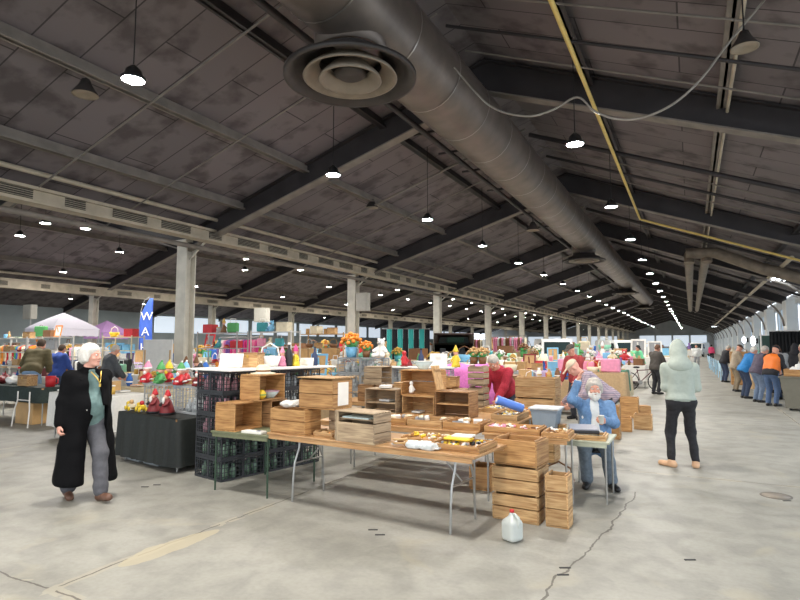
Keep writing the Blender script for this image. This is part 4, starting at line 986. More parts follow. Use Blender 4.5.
def fill(x, y, L, W, z, rz, where, kinds, n_rows=2, s=1.0, cols=COLS, gap=.03, tall=None):
    """sets goods in rows over a table whose front-left corner is x, y"""
    for r in range(n_rows):
        u = .06; v = W*(r+.5)/n_rows
        while True:
            k = random.choice(kinds if not (tall and r == n_rows-1) else tall); sc = s*(1+vary(.12)); rr = RAD[k]*sc
            rr2 = min(rr, W/n_rows*.5)
            if u+2*rr > L-.02: break
            if 2*rr > W/n_rows+.12: 
                k = random.choice(['jar', 'tin', 'bottle', 'figurine', 'mug']); sc = s; rr = RAD[k]*sc
                if u+2*rr > L-.02: break
            dx, dy = off(rz, u+rr, v); c = random.choice(cols)
            if k == 'frame' and random.random() < .6: k = random.choice(['basket', 'tin', 'jar', 'book']); rr = RAD[k]*sc
            if k in ('box',): c = random.choice(['tan', 'tan', 'white', 'brown', 'cream', 'red', 'sky blue'])
            if k == 'lamp': c2 = random.choice(['white', 'cream'])
            elif k == 'frame': c2 = random.choice(['cream', 'tan', 'grey', 'white', 'sky blue'])
            else: c2 = random.choice(['white', 'brown', 'gold'])
            item(k, c, x+dx, y+dy, z, where, rz+vary(.3)+(PI if k in ('teddy',) else 0), sc, c2)
            u += 2*rr+gap+random.random()*.05
# ================================================================ the wooden-crate stall
BTZ = .67
TG = 'crates of the wooden-crate stall'
T1Z, TAZ = .70, .74
GREENTOP = mat('worn green table top', '6f7357', .5, var=.2, scale=6)
folding_table(-5.14, 4.93, .9, .98, T1Z, 0, 'small green-legged card table under the wooden crates beside the black crate tower', GREENTOP, GREENLEG, 'straight')
AZ = -.09
folding_table(-4.27, 4.93, 2.56, .75, TAZ, AZ, 'long plywood folding table with bent grey legs at the front of the crate stall')
def onA(u, v): a, b = off(AZ, u, v); return (-4.27+a, 4.93+b)
crate(-5.1, 4.96, T1Z, .33, .47, .33, 0, 'x', 'plain wooden crate on its side on the green-legged table, the lowest one there', 1, 1)
crate(-4.98, 5.46, T1Z, .33, .3, .33, 0, 'x', 'wooden crate propping the crate that holds the yellow ball', 2, 2)
crate(-5.0, 5.26, T1Z+.333, .33, .48, .32, 0, 'x', 'wooden crate with whitish scrawls lying on its side, yellow ball inside its mouth', 1, 1)
MB_ = MB(); 
o = empty('yellow_ball', (-4.74, 5.36, T1Z+.333+.015+.06), label='yellow green ball sitting in the mouth of the scrawled crate', cat='ball')
MB().ball((0, 0, 0), .06, 16).build('rubber_shell', pm('yellow'), o); MB().lathe([(.0603, -.006), (.0612, 0), (.0603, .006)], n=20, cap=False).build('seam', pm('green'), o)
item('ware', 'pink', -4.78, 5.58, T1Z+.35, 'scrawled crate', label='pink tinted glass bowl in the scrawled crate behind the yellow ball', s=.85)
item('figurine', 'navy', -4.9, 5.42, T1Z+.35, 'scrawled crate', c2='black', label='dark blue figurine inside the scrawled crate', s=.9)
item('hat', 'cream', -4.84, 5.5, T1Z+.655, 'scrawled crate', c2='brown', label='pale straw hat with brown band on top of the scrawled crate', s=.9)
item('bowl', 'white', -4.45, 5.27, T1Z+.33+.33+.13, 'scrawled crate', label='white bowl turned up beside the straw hat', s=.1) if False else None
CAT = []
o = empty('paper_pile', (-4.56, 5.0, T1Z), label='white paper sheets under a dark cloth on the green-legged table', cat='paper')
q = onA(.02, .03); crate(q[0], q[1], TAZ, .53, .26, .285, -.1, 'up', 'amber two-board crate at the end of the plywood table next to the card table', 1, 2)
bpy.data.objects.remove(o)
sheet = empty('paper_tray', (-4.68, 4.95, T1Z), label='white paper tray lying in front of the lowest side-lying crate', cat='tray')
MB().box((.15, .06, .015), (.3, .1, .03), bev=.004).build('tray_body', PAPER, sheet); MB().box((.24, .06, .045), (.1, .07, .03), Matrix.Rotation(.12, 4, 'Y'), bev=.01).build('dark_cloth', pm('navy'), sheet)
o = empty('white_rag', (*onA(.1, .16), TAZ+.287), AZ, 'crumpled white rag over the rim of the amber two-board crate', 'cloth'); SDF().ell((.1, 0, .03), (.14, .07, .035)).ell((.2, .03, .045), (.06, .05, .04)).mesh('rag_fold', .012, PAPER, o, fold=.014, fs=36); MB().box((.1, 0, .006), (.2, .08, .01), bev=.004).build('rag_underside', PAPER, o)
# crate on top of the amber one
q = onA(.385, .05); c4 = crate(q[0]+.02, q[1]+.03, TAZ+.287, .48, .34, .33, -.06, 'up', 'amber crate with white label perched on the two-board crate', 1, 2, sticker=True)
top = MB().box((.24, .17, .337), (.51, .36, .012), bev=.002).build('lid_board', WOODS[0], c4)
q = onA(.62, .34); crate(q[0], q[1], TAZ, .26, .28, .28, -.06, 'x', 'wooden crate behind the two-board crate propping up the labelled crate', 3, 2)
q = onA(.62, .08); bt = crate(q[0], q[1], TAZ, .26, .2, .07, -.09, 'up', 'small shallow tray of brown parts under the labelled crate', 0, 1, cat='tray', name='wooden_tray')
for i, (u, v, c) in enumerate(((.1, .07, 'tan'), (.17, .13, 'brown'), (.21, .06, 'orange'))):
    q2 = off(-.09, u, v); ordlab(tag(MB().ball((0, 0, .022), (.045, .03, .022), 10).build('bread_roll', pm(c), loc=(q[0]+q2[0], q[1]+q2[1], TAZ+.015)), cat='bread roll', group='rolls in the small tray'), 'brown roll in the small tray under the labelled crate')
# slatted crate with a magazine in its slot
q = onA(.98, .0); c5 = crate(q[0], q[1], TAZ, .52, .28, .31, -.13, '-y', 'greyish crate lying on its side with a half board across its mouth, holding a magazine', 3, 3)
MB().box((.26, .012, .1), (.49, .014, .19), bev=.003).build('half_board', WOODS[3], c5); MB().box((.03, .012, .155), (.035, .016, .3)).build('batten', WOODZ[3], c5)
q2 = off(-.13, .25, .13); o = empty('magazine', (q[0]+q2[0], q[1]+q2[1], TAZ+.245), -.13, 'pale blue magazine lying in the slot of the greyish crate', 'magazine')
MB().box((0, 0, 0), (.34, .2, .012)).build('cover', mat('magazine cover', 'c3d4d2', .35, var=.2, scale=18), o); MB().box((0, 0, -.011), (.33, .19, .008)).build('pages', PAPER, o)
MB().box((.25, .14, .23), (.47, .22, .012)).build('shelf', WOODS[3], c5)
# flat trays of small goods
SMALL = [pm(c) for c in ('cream', 'yellow', 'white', 'tan', 'gold', 'brown', 'grey', 'orange', 'black')]
def parts_tray(x, y, z, L, W, H, rz, label, what, cols, w=0, n=24, size=.022, catn='tray', group=None):
    o = crate(x, y, z, L, W, H, rz, 'up', label, w, 1, name='wooden_tray', cat=catn, group=group)
    cl = {}
    for i in range(n):
        c = random.choice(cols); mb = cl.setdefault(c, MB()); p = (.04+random.random()*(L-.08), .035+random.random()*(W-.07), .03+size*.5+random.random()*.02)
        M = Matrix.Translation(p) @ Matrix.Rotation(random.random()*3, 4, 'Z') @ Matrix.Rotation(vary(.5), 4, 'X'); k = random.random()
        if k < .4: mb.box((0, 0, 0), (size*(1.5+random.random()), size, size*.8), M, bev=.003)
        elif k < .7: mb.ball((0, 0, 0), (size, size*.7, size*.6), 8, M)
        else: mb.lathe([(0, -size*.6), (size*.6, -size*.6), (size*.6, size*.6), (0, size*.6)], n=8, M=M)
    for c, mb in cl.items():
        b = mb.build('small_'+what, pm(c), None, loc=(x, y, z), rz=rz)
        tag(b, '%s small %s spread in the %s' % (c, what, label.split(',')[0].replace(' at the corner of the plywood table', '')), 'small goods', kind='stuff')
    return o
def trayA(u, v, L, W, H, label, what, cols, w=0, n=24, **k): q = onA(u, v); return parts_tray(q[0], q[1], TAZ, L, W, H, AZ, label, what, cols, w, n, **k)
trayA(1.56, .36, .46, .32, .06, 'amber tray of cream parts, behind the greyish crate', 'parts', ['cream', 'yellow', 'tan', 'white'], 1, 30)
trayA(2.05, .12, .5, .42, .08, 'big amber tray with yellow cloth at the corner of the plywood table', 'hardware', ['black', 'yellow', 'white', 'grey'], 1, 34)
o = empty('folded_cloth', (*onA(2.08, .27), TAZ+.075), AZ, 'yellow cloth under a white book in the big amber tray', 'cloth'); MB().box((.16, .06, .012), (.26, .15, .025), bev=.01).build('cloth_fold', pm('yellow'), o); MB().box((.2, .08, .034), (.2, .14, .016), Matrix.Rotation(.15, 4, 'Z'), bev=.002).build('white_book', PAPER, o)
for i, (u, v, r, c, lab) in enumerate(((1.62, .14, .3, 'silver', 'silver grey paper sheaf on the plywood table before the cream tray'), (1.72, .2, -.2, 'white', 'white paper sheaf on the plywood table beside the silver one'))):
    o = empty('paper_sheaf', (*onA(u, v), TAZ), AZ+r, lab, 'paper'); MB().box((.12, .08, .006), (.28, .18, .012)).build('lower_sheet', pm(c), o); MB().box((.13, .09, .017), (.25, .16, .006), Matrix.Rotation(.12, 4, 'Z')).build('upper_sheet', PAPER, o)
o = empty('plastic_bag', (*onA(1.98, .1), TAZ), AZ+.1, 'clear plastic bag of white pieces on the plywood table front edge', 'bag')
SDF().box((0, 0, .032), (.15, .085, .03), rad=.028).mesh('bag_film', .014, mat('clear bag', 'cfd3d2', .2, var=.2, scale=40), o, fold=.012, fs=40); MB().box((.16, 0, .02), (.05, .12, .012), bev=.004).build('bag_neck', mat('clear bag', 'cfd3d2'), o)
o = empty('rope_coil', (*onA(1.74, .08), TAZ), 0, 'small brown rope coil on the plywood table beside the plastic bag', 'rope'); MB().tube([(.07*math.cos(a*.5), .05*math.sin(a*.5), .012+.0028*a) for a in range(0, 26)], .011, 7).build('strand', pm('tan'), o); MB().tube([(-.03, 0, .05), (.03, .0, .06)], .014, 7).build('knot', pm('brown'), o)
# second row: drawers along a table behind
TBZ = .75
folding_table(-4.35, 6.0, 2.2, .85, TBZ, -.02, 'second long table behind the plywood one, carrying rows of drawers', None, CHROME, 'straight')
folding_table(-2.1, 5.98, .95, .42, TBZ, 0, 'short table of part trays between the red-shirted person and the crate tower', None, CHROME, 'straight')
for i in range(4):
    x = -4.0+.47*i; parts_tray(x, 6.03, TBZ, .45, .4, .1, 0, 'long shallow drawer on the second table, %s from the labelled crate end' % ORDW[i], 'papers', ['white', 'grey', 'cream'], i % 2, 6, .05, 'drawer', 'row of drawers on the second table')
parts_tray(-2.08, 6.0, TBZ, .62, .34, .09, 0, 'tray of pink and white trinkets on the short table', 'trinkets', ['pink', 'white', 'cream', 'brown'], 1, 40, .026)
parts_tray(-1.44, 5.97, TBZ, .28, .34, .07, 0, 'narrow tray of white beads on the short table', 'beads', ['white', 'cream', 'tan'], 1, 20)
parts_tray(-2.32, 6.96, TBZ, .34, .6, .1, 0, 'tray of cream and grey bits on the third table', 'bits', ['cream', 'yellow', 'white', 'grey', 'black'], 0, 40, .03)
def shelfcrate(px, py, z, L, W, H, open, label, w=0, rz=0, **k): q = G(px, py, z); return crate(q[0], q[1], z, L, W, H, rz, open, label, w, **k)
# crates lying on their sides behind the drawers
folding_table(-4.5, 6.92, 2.55, .8, TBZ, 0, 'third long table carrying crates laid as shelves', None, CHROME, 'straight')
ZC = TBZ
d6 = crate(-3.1, 6.94, ZC, .5, .34, .35, 0, '-y', 'dark-mouthed crate with an inner shelf on the third table', 2, 2)
MB().box((.25, .17, .18), (.46, .3, .014)).build('shelf', WOODS[0], d6)
d5 = crate(-3.66, 7.06, ZC, .5, .34, .26, 0, '-y', 'low crate shelf with papers under the tallest side-lying crate', 0, 2)
d5b = crate(-3.68, 7.06, ZC+.262, .56, .34, .36, 0, '-y', 'tallest side-lying crate, holding a white cat figurine', 1, 2)
item('figurine', 'white', -3.55, 7.14, ZC+.278, 'crate', label='white figurine standing in the tallest side-lying crate', s=.75)
item('book', 'grey', -3.45, 7.16, ZC+.016, 'crate', label='grey book lying in the low crate shelf with papers', s=.7)
item('ware', 'white', -3.4, 7.22, ZC+.625, 'crate', label='glass dish on top of the tallest side-lying crate', s=1.1)
lean = empty('leaning_board', (-3.0, 7.0, ZC), .0, 'bare board leaning against the tallest side-lying crate', 'board'); MB().box((0, .1, .3), (.03, .24, .6), Matrix.Rotation(-.14, 4, 'Y'), bev=.004).build('plank', WOODZ[0], lean); MB().box((.022, .1, .5), (.014, .2, .04), Matrix.Rotation(-.14, 4, 'Y')).build('batten', WOODY[0], lean)
lean.location = (-3.06, 6.96, ZC+.36); lean.scale = (1, .9, .55)
d4 = crate(-4.24, 7.0, ZC, .52, .34, .34, 0, '-y', 'crate shelf with an inner board and a white book on it, on the third table', 3, 2)
MB().box((.26, .17, .14), (.49, .3, .014)).build('shelf', WOODS[3], d4)
item('book', 'white', -3.98, 7.17, ZC+.342, 'crate', label='white book lying on top of the crate shelf with an inner board', s=.9, rz=.4)
item('book', 'silver', -3.96, 7.17, ZC+.148, 'crate', label='silver book inside the crate shelf with an inner board', s=.75, rz=1.4)
folding_table(-5.6, 8.2, 1.75, .8, TBZ, 0, 'fourth table behind the crate shelves with stacked open crates', None, CHROME, 'straight')
crate(-5.14, 8.25, TBZ, .32, .4, .29, 0, 'x', 'brown side-lying crate at the bottom of the stack before the grey bottle crates', 2, 2)
crate(-4.79, 8.25, TBZ, .34, .4, .29, 0, 'x', 'brown side-lying crate beside the bottom of the brown stack', 2, 2)
crate(-4.42, 8.22, TBZ, .5, .4, .35, 0, 'x', 'lighter side-lying crate at the end of the fourth table', 0, 2)
crate(-5.03, 8.27, TBZ+.292, .36, .38, .31, 0, 'x', 'brown crate on its side topping the stack before the grey bottle crates', 3, 3)
folding_table(-3.82, 8.2, 1.06, .5, TBZ, 0, 'table of open crates in front of the pink-covered stall', None, CHROME, 'straight')
crate(-3.8, 8.26, TBZ, .4, .36, .3, 0, '-y', 'open-fronted crate with a trinket house inside on the table before the pink stall', 1, 2)
crate(-3.39, 8.26, TBZ, .25, .36, .27, 0, '-y', 'second open-fronted crate with a silver dish inside, before the pink stall', 0, 2)
item('ware', 'silver', -3.265, 8.4, TBZ+.016, 'crate', label='silver rimmed dish in the second open-fronted crate', s=.7)
item('wbox', 'white', -3.48, 8.45, TBZ+.302, 'crate', label='little wooden box standing on the open-fronted crate', s=.8)
item('vase', 'white', -3.68, 8.45, TBZ+.302, 'crate', label='white vase on the open-fronted crate before the pink stall', s=.8)
for i, zz in enumerate((0, .33)): crate(-3.12, 8.26, TBZ+zz, .26, .26, .325, 0, 'up', 'slatted crate %s by the red-shirted person' % ('under the top one' if i == 0 else 'topmost'), 3, 3, True)
for i, (dx, s) in enumerate(((.06, .0), (.2, .0))): item('pot', 'brown', -3.12+dx, 8.39+s*.6, TBZ+.67, 'slatted crates', c2='tan', label=('green brown bush pot on the slatted crates, nearer the dark car' if i == 0 else 'green brown bush pot on the slatted crates, nearer the red shirt'), s=.85)
folding_table(-2.74, 7.76, .8, .42, TBZ, 0, 'narrow table of trays the red-shirted person leans over', None, CHROME, 'straight')
parts_tray(-2.72, 7.78, TBZ, .4, .36, .08, 0, 'tray of white and yellow bits on the narrow table', 'oddments', ['white', 'yellow', 'cream', 'grey'], 0, 36, .028)
parts_tray(-2.3, 7.78, TBZ, .33, .36, .08, 0, 'tray of brown bits on the narrow table', 'scraps', ['brown', 'tan', 'orange', 'white'], 1, 30, .028)
# crates at the corner by the bearded man
z = 0
for i, (L, W, H, dx, dy, r) in enumerate(((.47, .36, .265, 0, 0, -.06), (.47, .36, .265, .002, .0, -.05), (.45, .34, .265, .015, .02, -.12))):
    crate(-1.82+dx, 5.47+dy, z, L, W, H, r, 'up', ['bottom crate of the three-high corner stack next to the water jug', 'middle crate of the three-high corner stack, with a diagonal shade line', 'open top crate of the three-high corner stack'][i], 1 if i == 2 else 0, 2 if i < 2 else 1); z += .267
crate(-1.29, 5.46, 0, .215, .2, .5, -.02, 'up', 'tall narrow crate standing upright beside the corner stack', 0, 3)
crate(-2.42, 6.42, 0, .28, .3, .29, 0, 'up', 'small amber crate on the floor under the tables behind the corner stack', 1, 1)
crate(-1.52, 6.65, 0, .2, .2, .52, 0, 'up', 'narrow crate standing under the little table by the bearded person', 1, 1) if False else None
for i in range(4): crate(-2.42+.01*i, 8.34, .312*i, .6, .4, .31, 0, 'up', ['lowest', 'second', 'third', 'topmost'][i]+' big pine crate of the stack behind the grey tub', 0, 2)
# tub, blue tube, cans on the short table
o = empty('storage_tub', (-1.6, 6.93, BTZ), 0, 'grey blue plastic tub with a lid before the big pine crates', 'tub')
o.scale = (1.15, 1.15, 1.25)
TUB = mat('grey blue plastic', '7f8b95', .4, var=.08)
MB().lathe([(0, 0), (.15, 0), (.19, .2), (.2, .2), (.2, .215), (0, .215)], n=4, M=Matrix.Rotation(PI/4, 4, 'Z'), smooth=False, sx=1, sy=1).build('tub_body', TUB, o); MB().box((0, 0, .228), (.32, .32, .02), bev=.008).build('lid', pm('silver'), o)
o = empty('blue_tube', (-2.08, 7.1, TBZ+.17), .6, 'bright blue foam tube leaning over the trays by the red shirt', 'tube'); MB().tube([(-.2, 0, .1), (.14, 0, -.02)], .055, 16).build('foam_roll', mat('bright blue foam', '5b84d8', .5, var=.05), o); MB().tube([(-.204, 0, .1014), (-.199, 0, .0997)], .03, 12).build('end_hole', pm('white'), o)
for i, (c, k) in enumerate(() and (('tan', 'wbox'), ('brown', 'tin'), ('dark red', 'jar'), ('brown', 'tin'), ('orange', 'tin'))): item(k, c, -2.0+.17*i+(.05 if i else 0), 6.88 if i < 1 else 6.9, TBZ, 'short table of part trays', s=.75) if i else None
item('wbox', 'tan', -1.45, 6.98, BTZ, 'little table', s=.45, label='small wooden box beside the grey tub')
# ---- small table of the bearded man
BT = .67
folding_table(-1.8, 6.44, .98, .66, BT, 0, 'little grey-green table in front of the bearded seated person', mat('pale green table top', 'a9ad98', .4, var=.08), CHROME, 'straight')
o = crate(-1.34, 6.47, BT, .48, .32, .07, .04, 'up', 'shallow pine drawer on the little table before the bearded person', 0, 1, cat='drawer', name='drawer')
o = empty('display_case', (-1.12, 6.65, BT+.05), .25, 'flat grey-lidded case lying across the pine drawer', 'case'); MB().box((0, 0, .03), (.32, .24, .035), bev=.006).build('case_body', pm('black'), o); MB().box((0, .02, .062), (.31, .23, .02), Matrix.Rotation(.12, 4, 'X'), bev=.006).build('lid', mat('slate grey lid', '8a8d98', .3, var=.08), o)
o = empty('flat_dish', (-1.5, 6.56, BT), 0, 'pale oval dish on the little table beside the pine drawer', 'dish'); MB().lathe([(0, 0), (.08, 0), (.13, .03), (.125, .032), (.07, .01), (0, .01)], n=22, sx=1.2, sy=.8).build('dish_body', pm('silver'), o); MB().lathe([(.124, .03), (.133, .034), (.125, .036)], n=22, cap=False, sx=1.2, sy=.8).build('rim', pm('white'), o)
for i, (x, y, r) in enumerate(((-1.68, 6.6, .9), (-1.25, 6.98, .15))):
    o = empty('white_plank', (x, y, BT+.02), r, ['long white slat resting on the little table by the oval dish', 'shorter white slat on the little table behind the oval dish'][i], 'slat'); MB().box((0, 0, 0), (.42-.1*i, .07, .02), bev=.004).build('board', PAPER, o); MB().box((.15-.05*i, 0, .013), (.03, .06, .006)).build('clip', pm('silver'), o)
item('basket', 'brown', -1.42, 6.72, 0, 'floor', label='brown wicker basket on the floor under the little table', s=1.1, c2='brown')
# chair of the bearded man (mostly hidden)
ch = empty('folding_chair', (-1.14, 7.58, 0), .15, 'dark folding chair under the bearded seated person', 'chair')
MB().box((0, .02, .385), (.42, .4, .025), bev=.01).build('seat', pm('black'), ch); MB().box((0, .3, .68), (.42, .02, .2), bev=.008).build('backrest', pm('black'), ch)
for sx in (-1, 1):
    MB().tube([(sx*.2, -.18, 0), (sx*.2, .2, .37)], .012, 7).build('leg', CHROME, ch); MB().tube([(sx*.2, .3, .78), (sx*.2, .27, .4), (sx*.2, .26, 0)], .012, 7).build('leg', CHROME, ch)
# ---- plastic water jug
o = empty('water_jug', (-1.46, 4.93, 0), -.5, 'translucent plastic gallon jug with a red cap on the floor before the crates', 'jug')
JUG = mat('milky plastic', 'd9ded8', .3, var=.04, trans=.25)
S = SDF().box((0, 0, .095), (.075, .075, .09), rad=.035).cap((0, 0, .18), (0, 0, .225), .055, .026, k=.04)
S.mesh('jug_body', .009, JUG, o); MB().tube([(.03, 0, .235), (.075, 0, .215), (.085, 0, .17), (.072, 0, .13)], .013, 8).build('handle', JUG, o); MB().lathe([(0, .245), (.02, .245), (.02, .268), (0, .268)], n=14).build('cap', pm('red'), o)
# ---- black bottle-crate tower with a white board on top
BR_ = -.2
cw, chh = .3, .275
def tw(u, v): a, b = off(BR_, u, v); return (-5.7+a, 5.52+b)
GOODS = [mat('pink glass in crates', 'd6a3ad', .25, var=.3, scale=30), mat('clear glass in crates', 'c6cccd', .2, var=.4, scale=30), mat('green glass in crates', '7f9c84', .2, var=.3, scale=20)]
def crate_load(x, y, z, rz, m, label, n=4):
    o = empty('crate_glassware', (x, y, z), rz, label, 'glassware', 'glassware stacked inside the bottle crates')
    for i in range(n):
        a = (i % 2-.5)*.13; b = (i//2-.5)*.13; h = .16+.05*random.random()
        MB().lathe([(0, 0), (.042, 0), (.05, h*.5), (.022, h*.8), (.024, h), (0, h)], n=10, c=(a, b, 0)).build('glass', m, o)
    return o
for lv in range(5):
    for (i, j) in [(0, 0), (1, 0), (1, 1), (1, 2), (1, 3), (1, 4)]:
        q = tw(.302*i, .332*j); where = ('front' if j == 0 else 'side')
        o = lattice_crate(q[0], q[1], .277*lv, .3, .33, .275, BR_, BLKCRATE, None, 'black bottle crates of the tower'); ordlab(o, 'black bottle crate in tower tier %s counted from the floor' % ['one', 'two', 'three', 'four', 'five'][lv])
        g = crate_load(q[0], q[1], .277*lv+.012, BR_, GOODS[2] if lv < 2 else (GOODS[0] if j == 0 else GOODS[1]), None); ordlab(g, ['green', 'green', 'pink', 'pink', 'pale'][lv]+' glassware in black tower tier '+['one', 'two', 'three', 'four', 'five'][lv])
bd = empty('display_board', (*tw(-.2, -.18), 1.386), BR_, 'long white board lying on top of the black crate tower', 'board')
MB().box((.42, .88, .012), (.9, 1.85, .022), bev=.004).build('board_top', pm('white'), bd); MB().box((.42, .88, .026), (.86, 1.8, .004)).build('paper_sheet', PAPER, bd)
def onT(u, v): return (*tw(u, v), 1.414)
for (px, kind, c, c2, lab, s) in ((209, 'sign', 'white', 'white', 'big white blank card standing on the white board, first on the tower', 1.15), (237, 'wbox', 'tan', 'brown', 'upright wooden box on the white board beside the white card', 1.0), (263, 'basket', 'white', 'white', 'white basket on the white board', 1.0), (281, 'doll', 'pink', 'pink', 'pale pink doll with a pink hat on the white board', .62), (291, 'bottle', 'black', 'white', 'black bottle with a white cap on the white board', 1.1), (301, 'doll', 'yellow', 'hot pink', 'yellow doll with a hot pink hat on the white board', .68), (318, 'sign', 'white', 'white', 'smaller white card leaning on the end of the white board', .7), (331, 'bottle', 'navy', 'black', 'dark navy bottle at the end of the white board', .9)):
    t = (px-200)/145; q = onT(.12+.34*t, .05+1.5*t); o = item(kind, c, q[0], q[1], q[2], 'white board', .2+(PI if kind == 'doll' else 0), s, c2, lab); o.scale = (s*.85, s, s*.62) if kind == 'sign' else o.scale
# ---- grey bottle-crate walls farther back
def crate_wall(px, py, dep, n, lv, m, rz, nm, L=.42, W=.34, H=.29, z0=0):
    a = D(px, py, dep); x0, y0 = a[0], a[1]; OCC.append((x0-.5, x0+L*n, y0-.5, y0+.7))
    for k in range(n):
        for l in range(lv):
            dx, dy = off(rz, (L+.004)*k, 0); o = lattice_crate(x0+dx, y0+dy, z0+(H+.002)*l, L, W, H, rz, m, None, nm); ordlab(o, '%s lattice crate in tier %s of the %s' % (nm.split()[0], ['one', 'two', 'three', 'four', 'five'][l], nm))
            g = crate_load(x0+dx, y0+dy, z0+(H+.002)*l+.012, rz, GOODS[1], None); ordlab(g, 'pale glassware in tier %s of the %s' % (['one', 'two', 'three', 'four', 'five'][l], nm))
    return x0, y0
crate_wall(352, 390, 10.6, 2, 5, GRYCRATE, .2, 'grey flower-pot crate wall', .46, .36, .295)
wx, wy = crate_wall(386, 390, 11.6, 4, 4, SILCRATE, .2, 'silver crate wall', .4, .36, .31)
bd = empty('display_board', (wx-.25, wy-.3, 1.25), .2, 'white board on top of the silver crate wall', 'board'); MB().box((.85, .25, .012), (1.9, .5, .022), bev=.004).build('board_top', pm('white'), bd); MB().box((.85, .25, .026), (1.86, .46, .004)).build('paper_sheet', PAPER, bd)
for i, (k, c, c2, s, lab) in enumerate((('figurine', 'cream', 'brown', 1.2, 'cream figurine first on the silver crate wall board'), ('figurine', 'red', 'dark red', 1.35, 'red figurine standing on the silver crate wall board'), ('bottle', 'navy', 'black', 1.2, 'tall navy bottle on the silver crate wall board'), ('sign', 'white', 'white', 1.0, 'white card on the silver crate wall board'), ('doll', 'yellow', 'yellow', .95, 'tall yellow doll on the silver crate wall board'))):
    dx, dy = off(.2, .05+.36*i, -.05); item(k, c, wx+dx, wy+dy, 1.28, 'silver crate board', .2+(PI if k == 'doll' else 0), s, c2, lab)
q = D(354, 350, 10.6)
for i, (c, c2, k, s) in enumerate((('sky blue', 'orange', 'pot', 1.5), ('brown', 'orange', 'pot', 1.0), ('white', 'grey', 'teddy', 1.0))):
    dx, dy = off(.2, -.05+.3*i, 0); item(k, c, q[0]+dx, q[1]+dy, 1.486, 'grey crate wall', (PI if k == 'teddy' else 0), s, c2, ['sky blue pot of bright orange flowers on the grey crate wall', 'brown pot of orange flowers on the grey crate wall', 'white toy bear on the grey crate wall'][i])
# ---- black-draped table with toys
BLKCL = fabric('black table cloth', '212522', .2, .6)
stall_table(-7.72, 5.58, 1.55, .8, .72, -.16, 'black-draped toy table behind the person in the overcoat', BLKCL, .62)
def onK(u, v): a, b = off(-.16, u, v); return (-7.72+a*1.17, 5.58+b)
for i, u in enumerate((.26, .98)):
    q = onK(u, .52); o = lattice_crate(q[0], q[1], .728, .56, .34, .4, -.16, SILCRATE, ['silver wire crate on the toy table, beside the overcoat', 'silver wire crate on the toy table, beside the black tower'][i], 'wire crates on the toy table')
    g = crate_load(q[0], q[1], .742, -.16, GOODS[1], ['clear glassware in the silver crate beside the overcoat', 'clear glassware in the silver crate beside the black tower'][i])
for i in range(2):
    q = onK(.2+.42*i, .25); lattice_crate(q[0], q[1], .0, .4, .3, .3, -.16, SILCRATE, ['silver crate on the floor under the black cloth, outermost', 'silver crate on the floor under the black cloth, inner one'][i], 'crates under the toy table')
def plush(x, y, z, rz, coat, hat, label, s=1.0, trim='white', shade=None):
    o = empty('plush_doll', (x, y, z), rz, label, 'soft toy', 'plush dolls'); o.scale = (s, s, s)
    S = SDF().ell((0, 0, .085), (.085, .075, .09))
    for sx in (-1, 1): S.cap((sx*.06, .01, .13), (sx*.12, .05, .07), .032).cap((sx*.045, .03, .025), (sx*.055, .085, .025), .026)
    S.mesh('body', .012, coat, o); MB().ball((0, .01, .215), (.062, .058, .06), 14).build('head', shade or SKIN2, o); MB().ball((0, .068, .21), (.012, .012, .011), 8).build('nose', pm('red'), o)
    MB().lathe([(.066, .235), (.07, .255), (.055, .3), (.02, .36), (0, .365)], n=14).build('hat', hat, o); MB().ball((.0, -.01, .372), .02, 8).build('pompom', pm(trim), o)
    MB().lathe([(.066, .232), (.077, .24), (.077, .255), (.066, .262)], n=14, cap=False).build('hat_trim', pm(trim), o); MB().lathe([(.078, .045), (.094, .05), (.094, .07), (.08, .075)], n=16, cap=False).build('coat_trim', pm(trim), o); MB().ball((0, .05, .175), (.045, .03, .04), 10).build('beard', pm(trim), o)
PK = [(.03, 'red', 'pink', 'red plush doll with a pink hat', 'white'), (.19, 'red', 'yellow', 'red plush doll with a yellow hat', 'yellow'), (.35, 'green', 'green', 'all-green plush doll', 'green'), (.58, 'red', 'sky blue', 'red plush doll with a pale blue hat', 'white'), (.8, 'red', 'green', 'red plush doll with a green hat', 'white'), (1.0, 'blue', 'blue', 'all-blue plush doll', 'white'), (1.2, 'dark red', 'black', 'dark red plush doll with a black hat', 'white')]
for i, (u, c, h, lab, tr) in enumerate(PK):
    q = onK(u, .4+.24*(i % 2)); plush(q[0], q[1], 1.13, PI-.3+vary(.1), pm(c, .9), pm(h, .9), lab+' sitting on the silver wire crates', .92, tr)
for i, u in enumerate((.58, .86)):
    q = onK(u, .16); o = empty('santa_figure', (q[0], q[1], .728), PI-.3, ['dark red and black robed figure on the toy table, nearer the yellow trucks', 'dark red and black robed figure on the toy table, nearer the black tower'][i], 'figurine', 'robed figures')
    MB().lathe([(0, 0), (.11, 0), (.1, .05), (.055, .19), (.03, .23), (0, .23)], n=16).build('robe', pm('dark red', .8), o); MB().lathe([(.105, .0), (.118, .004), (.112, .03)], n=16, cap=False).build('robe_hem', pm('black', .8), o)
    MB().ball((0, .02, .25), (.04, .038, .045), 12).build('head', SKIN2, o); MB().lathe([(.045, .26), (.048, .275), (.02, .34), (0, .36)], n=12).build('hood', pm('red', .8), o); MB().ball((0, .06, .2), (.032, .022, .05), 10).build('beard', PAPER, o)
    for sx in (-1, 1): MB().tube([(sx*.045, 0, .2), (sx*.085, .04, .15), (sx*.05, .085, .13)], [.024, .026, .02], 8).build('sleeve', pm('black' if sx > 0 else 'dark red', .8), o)
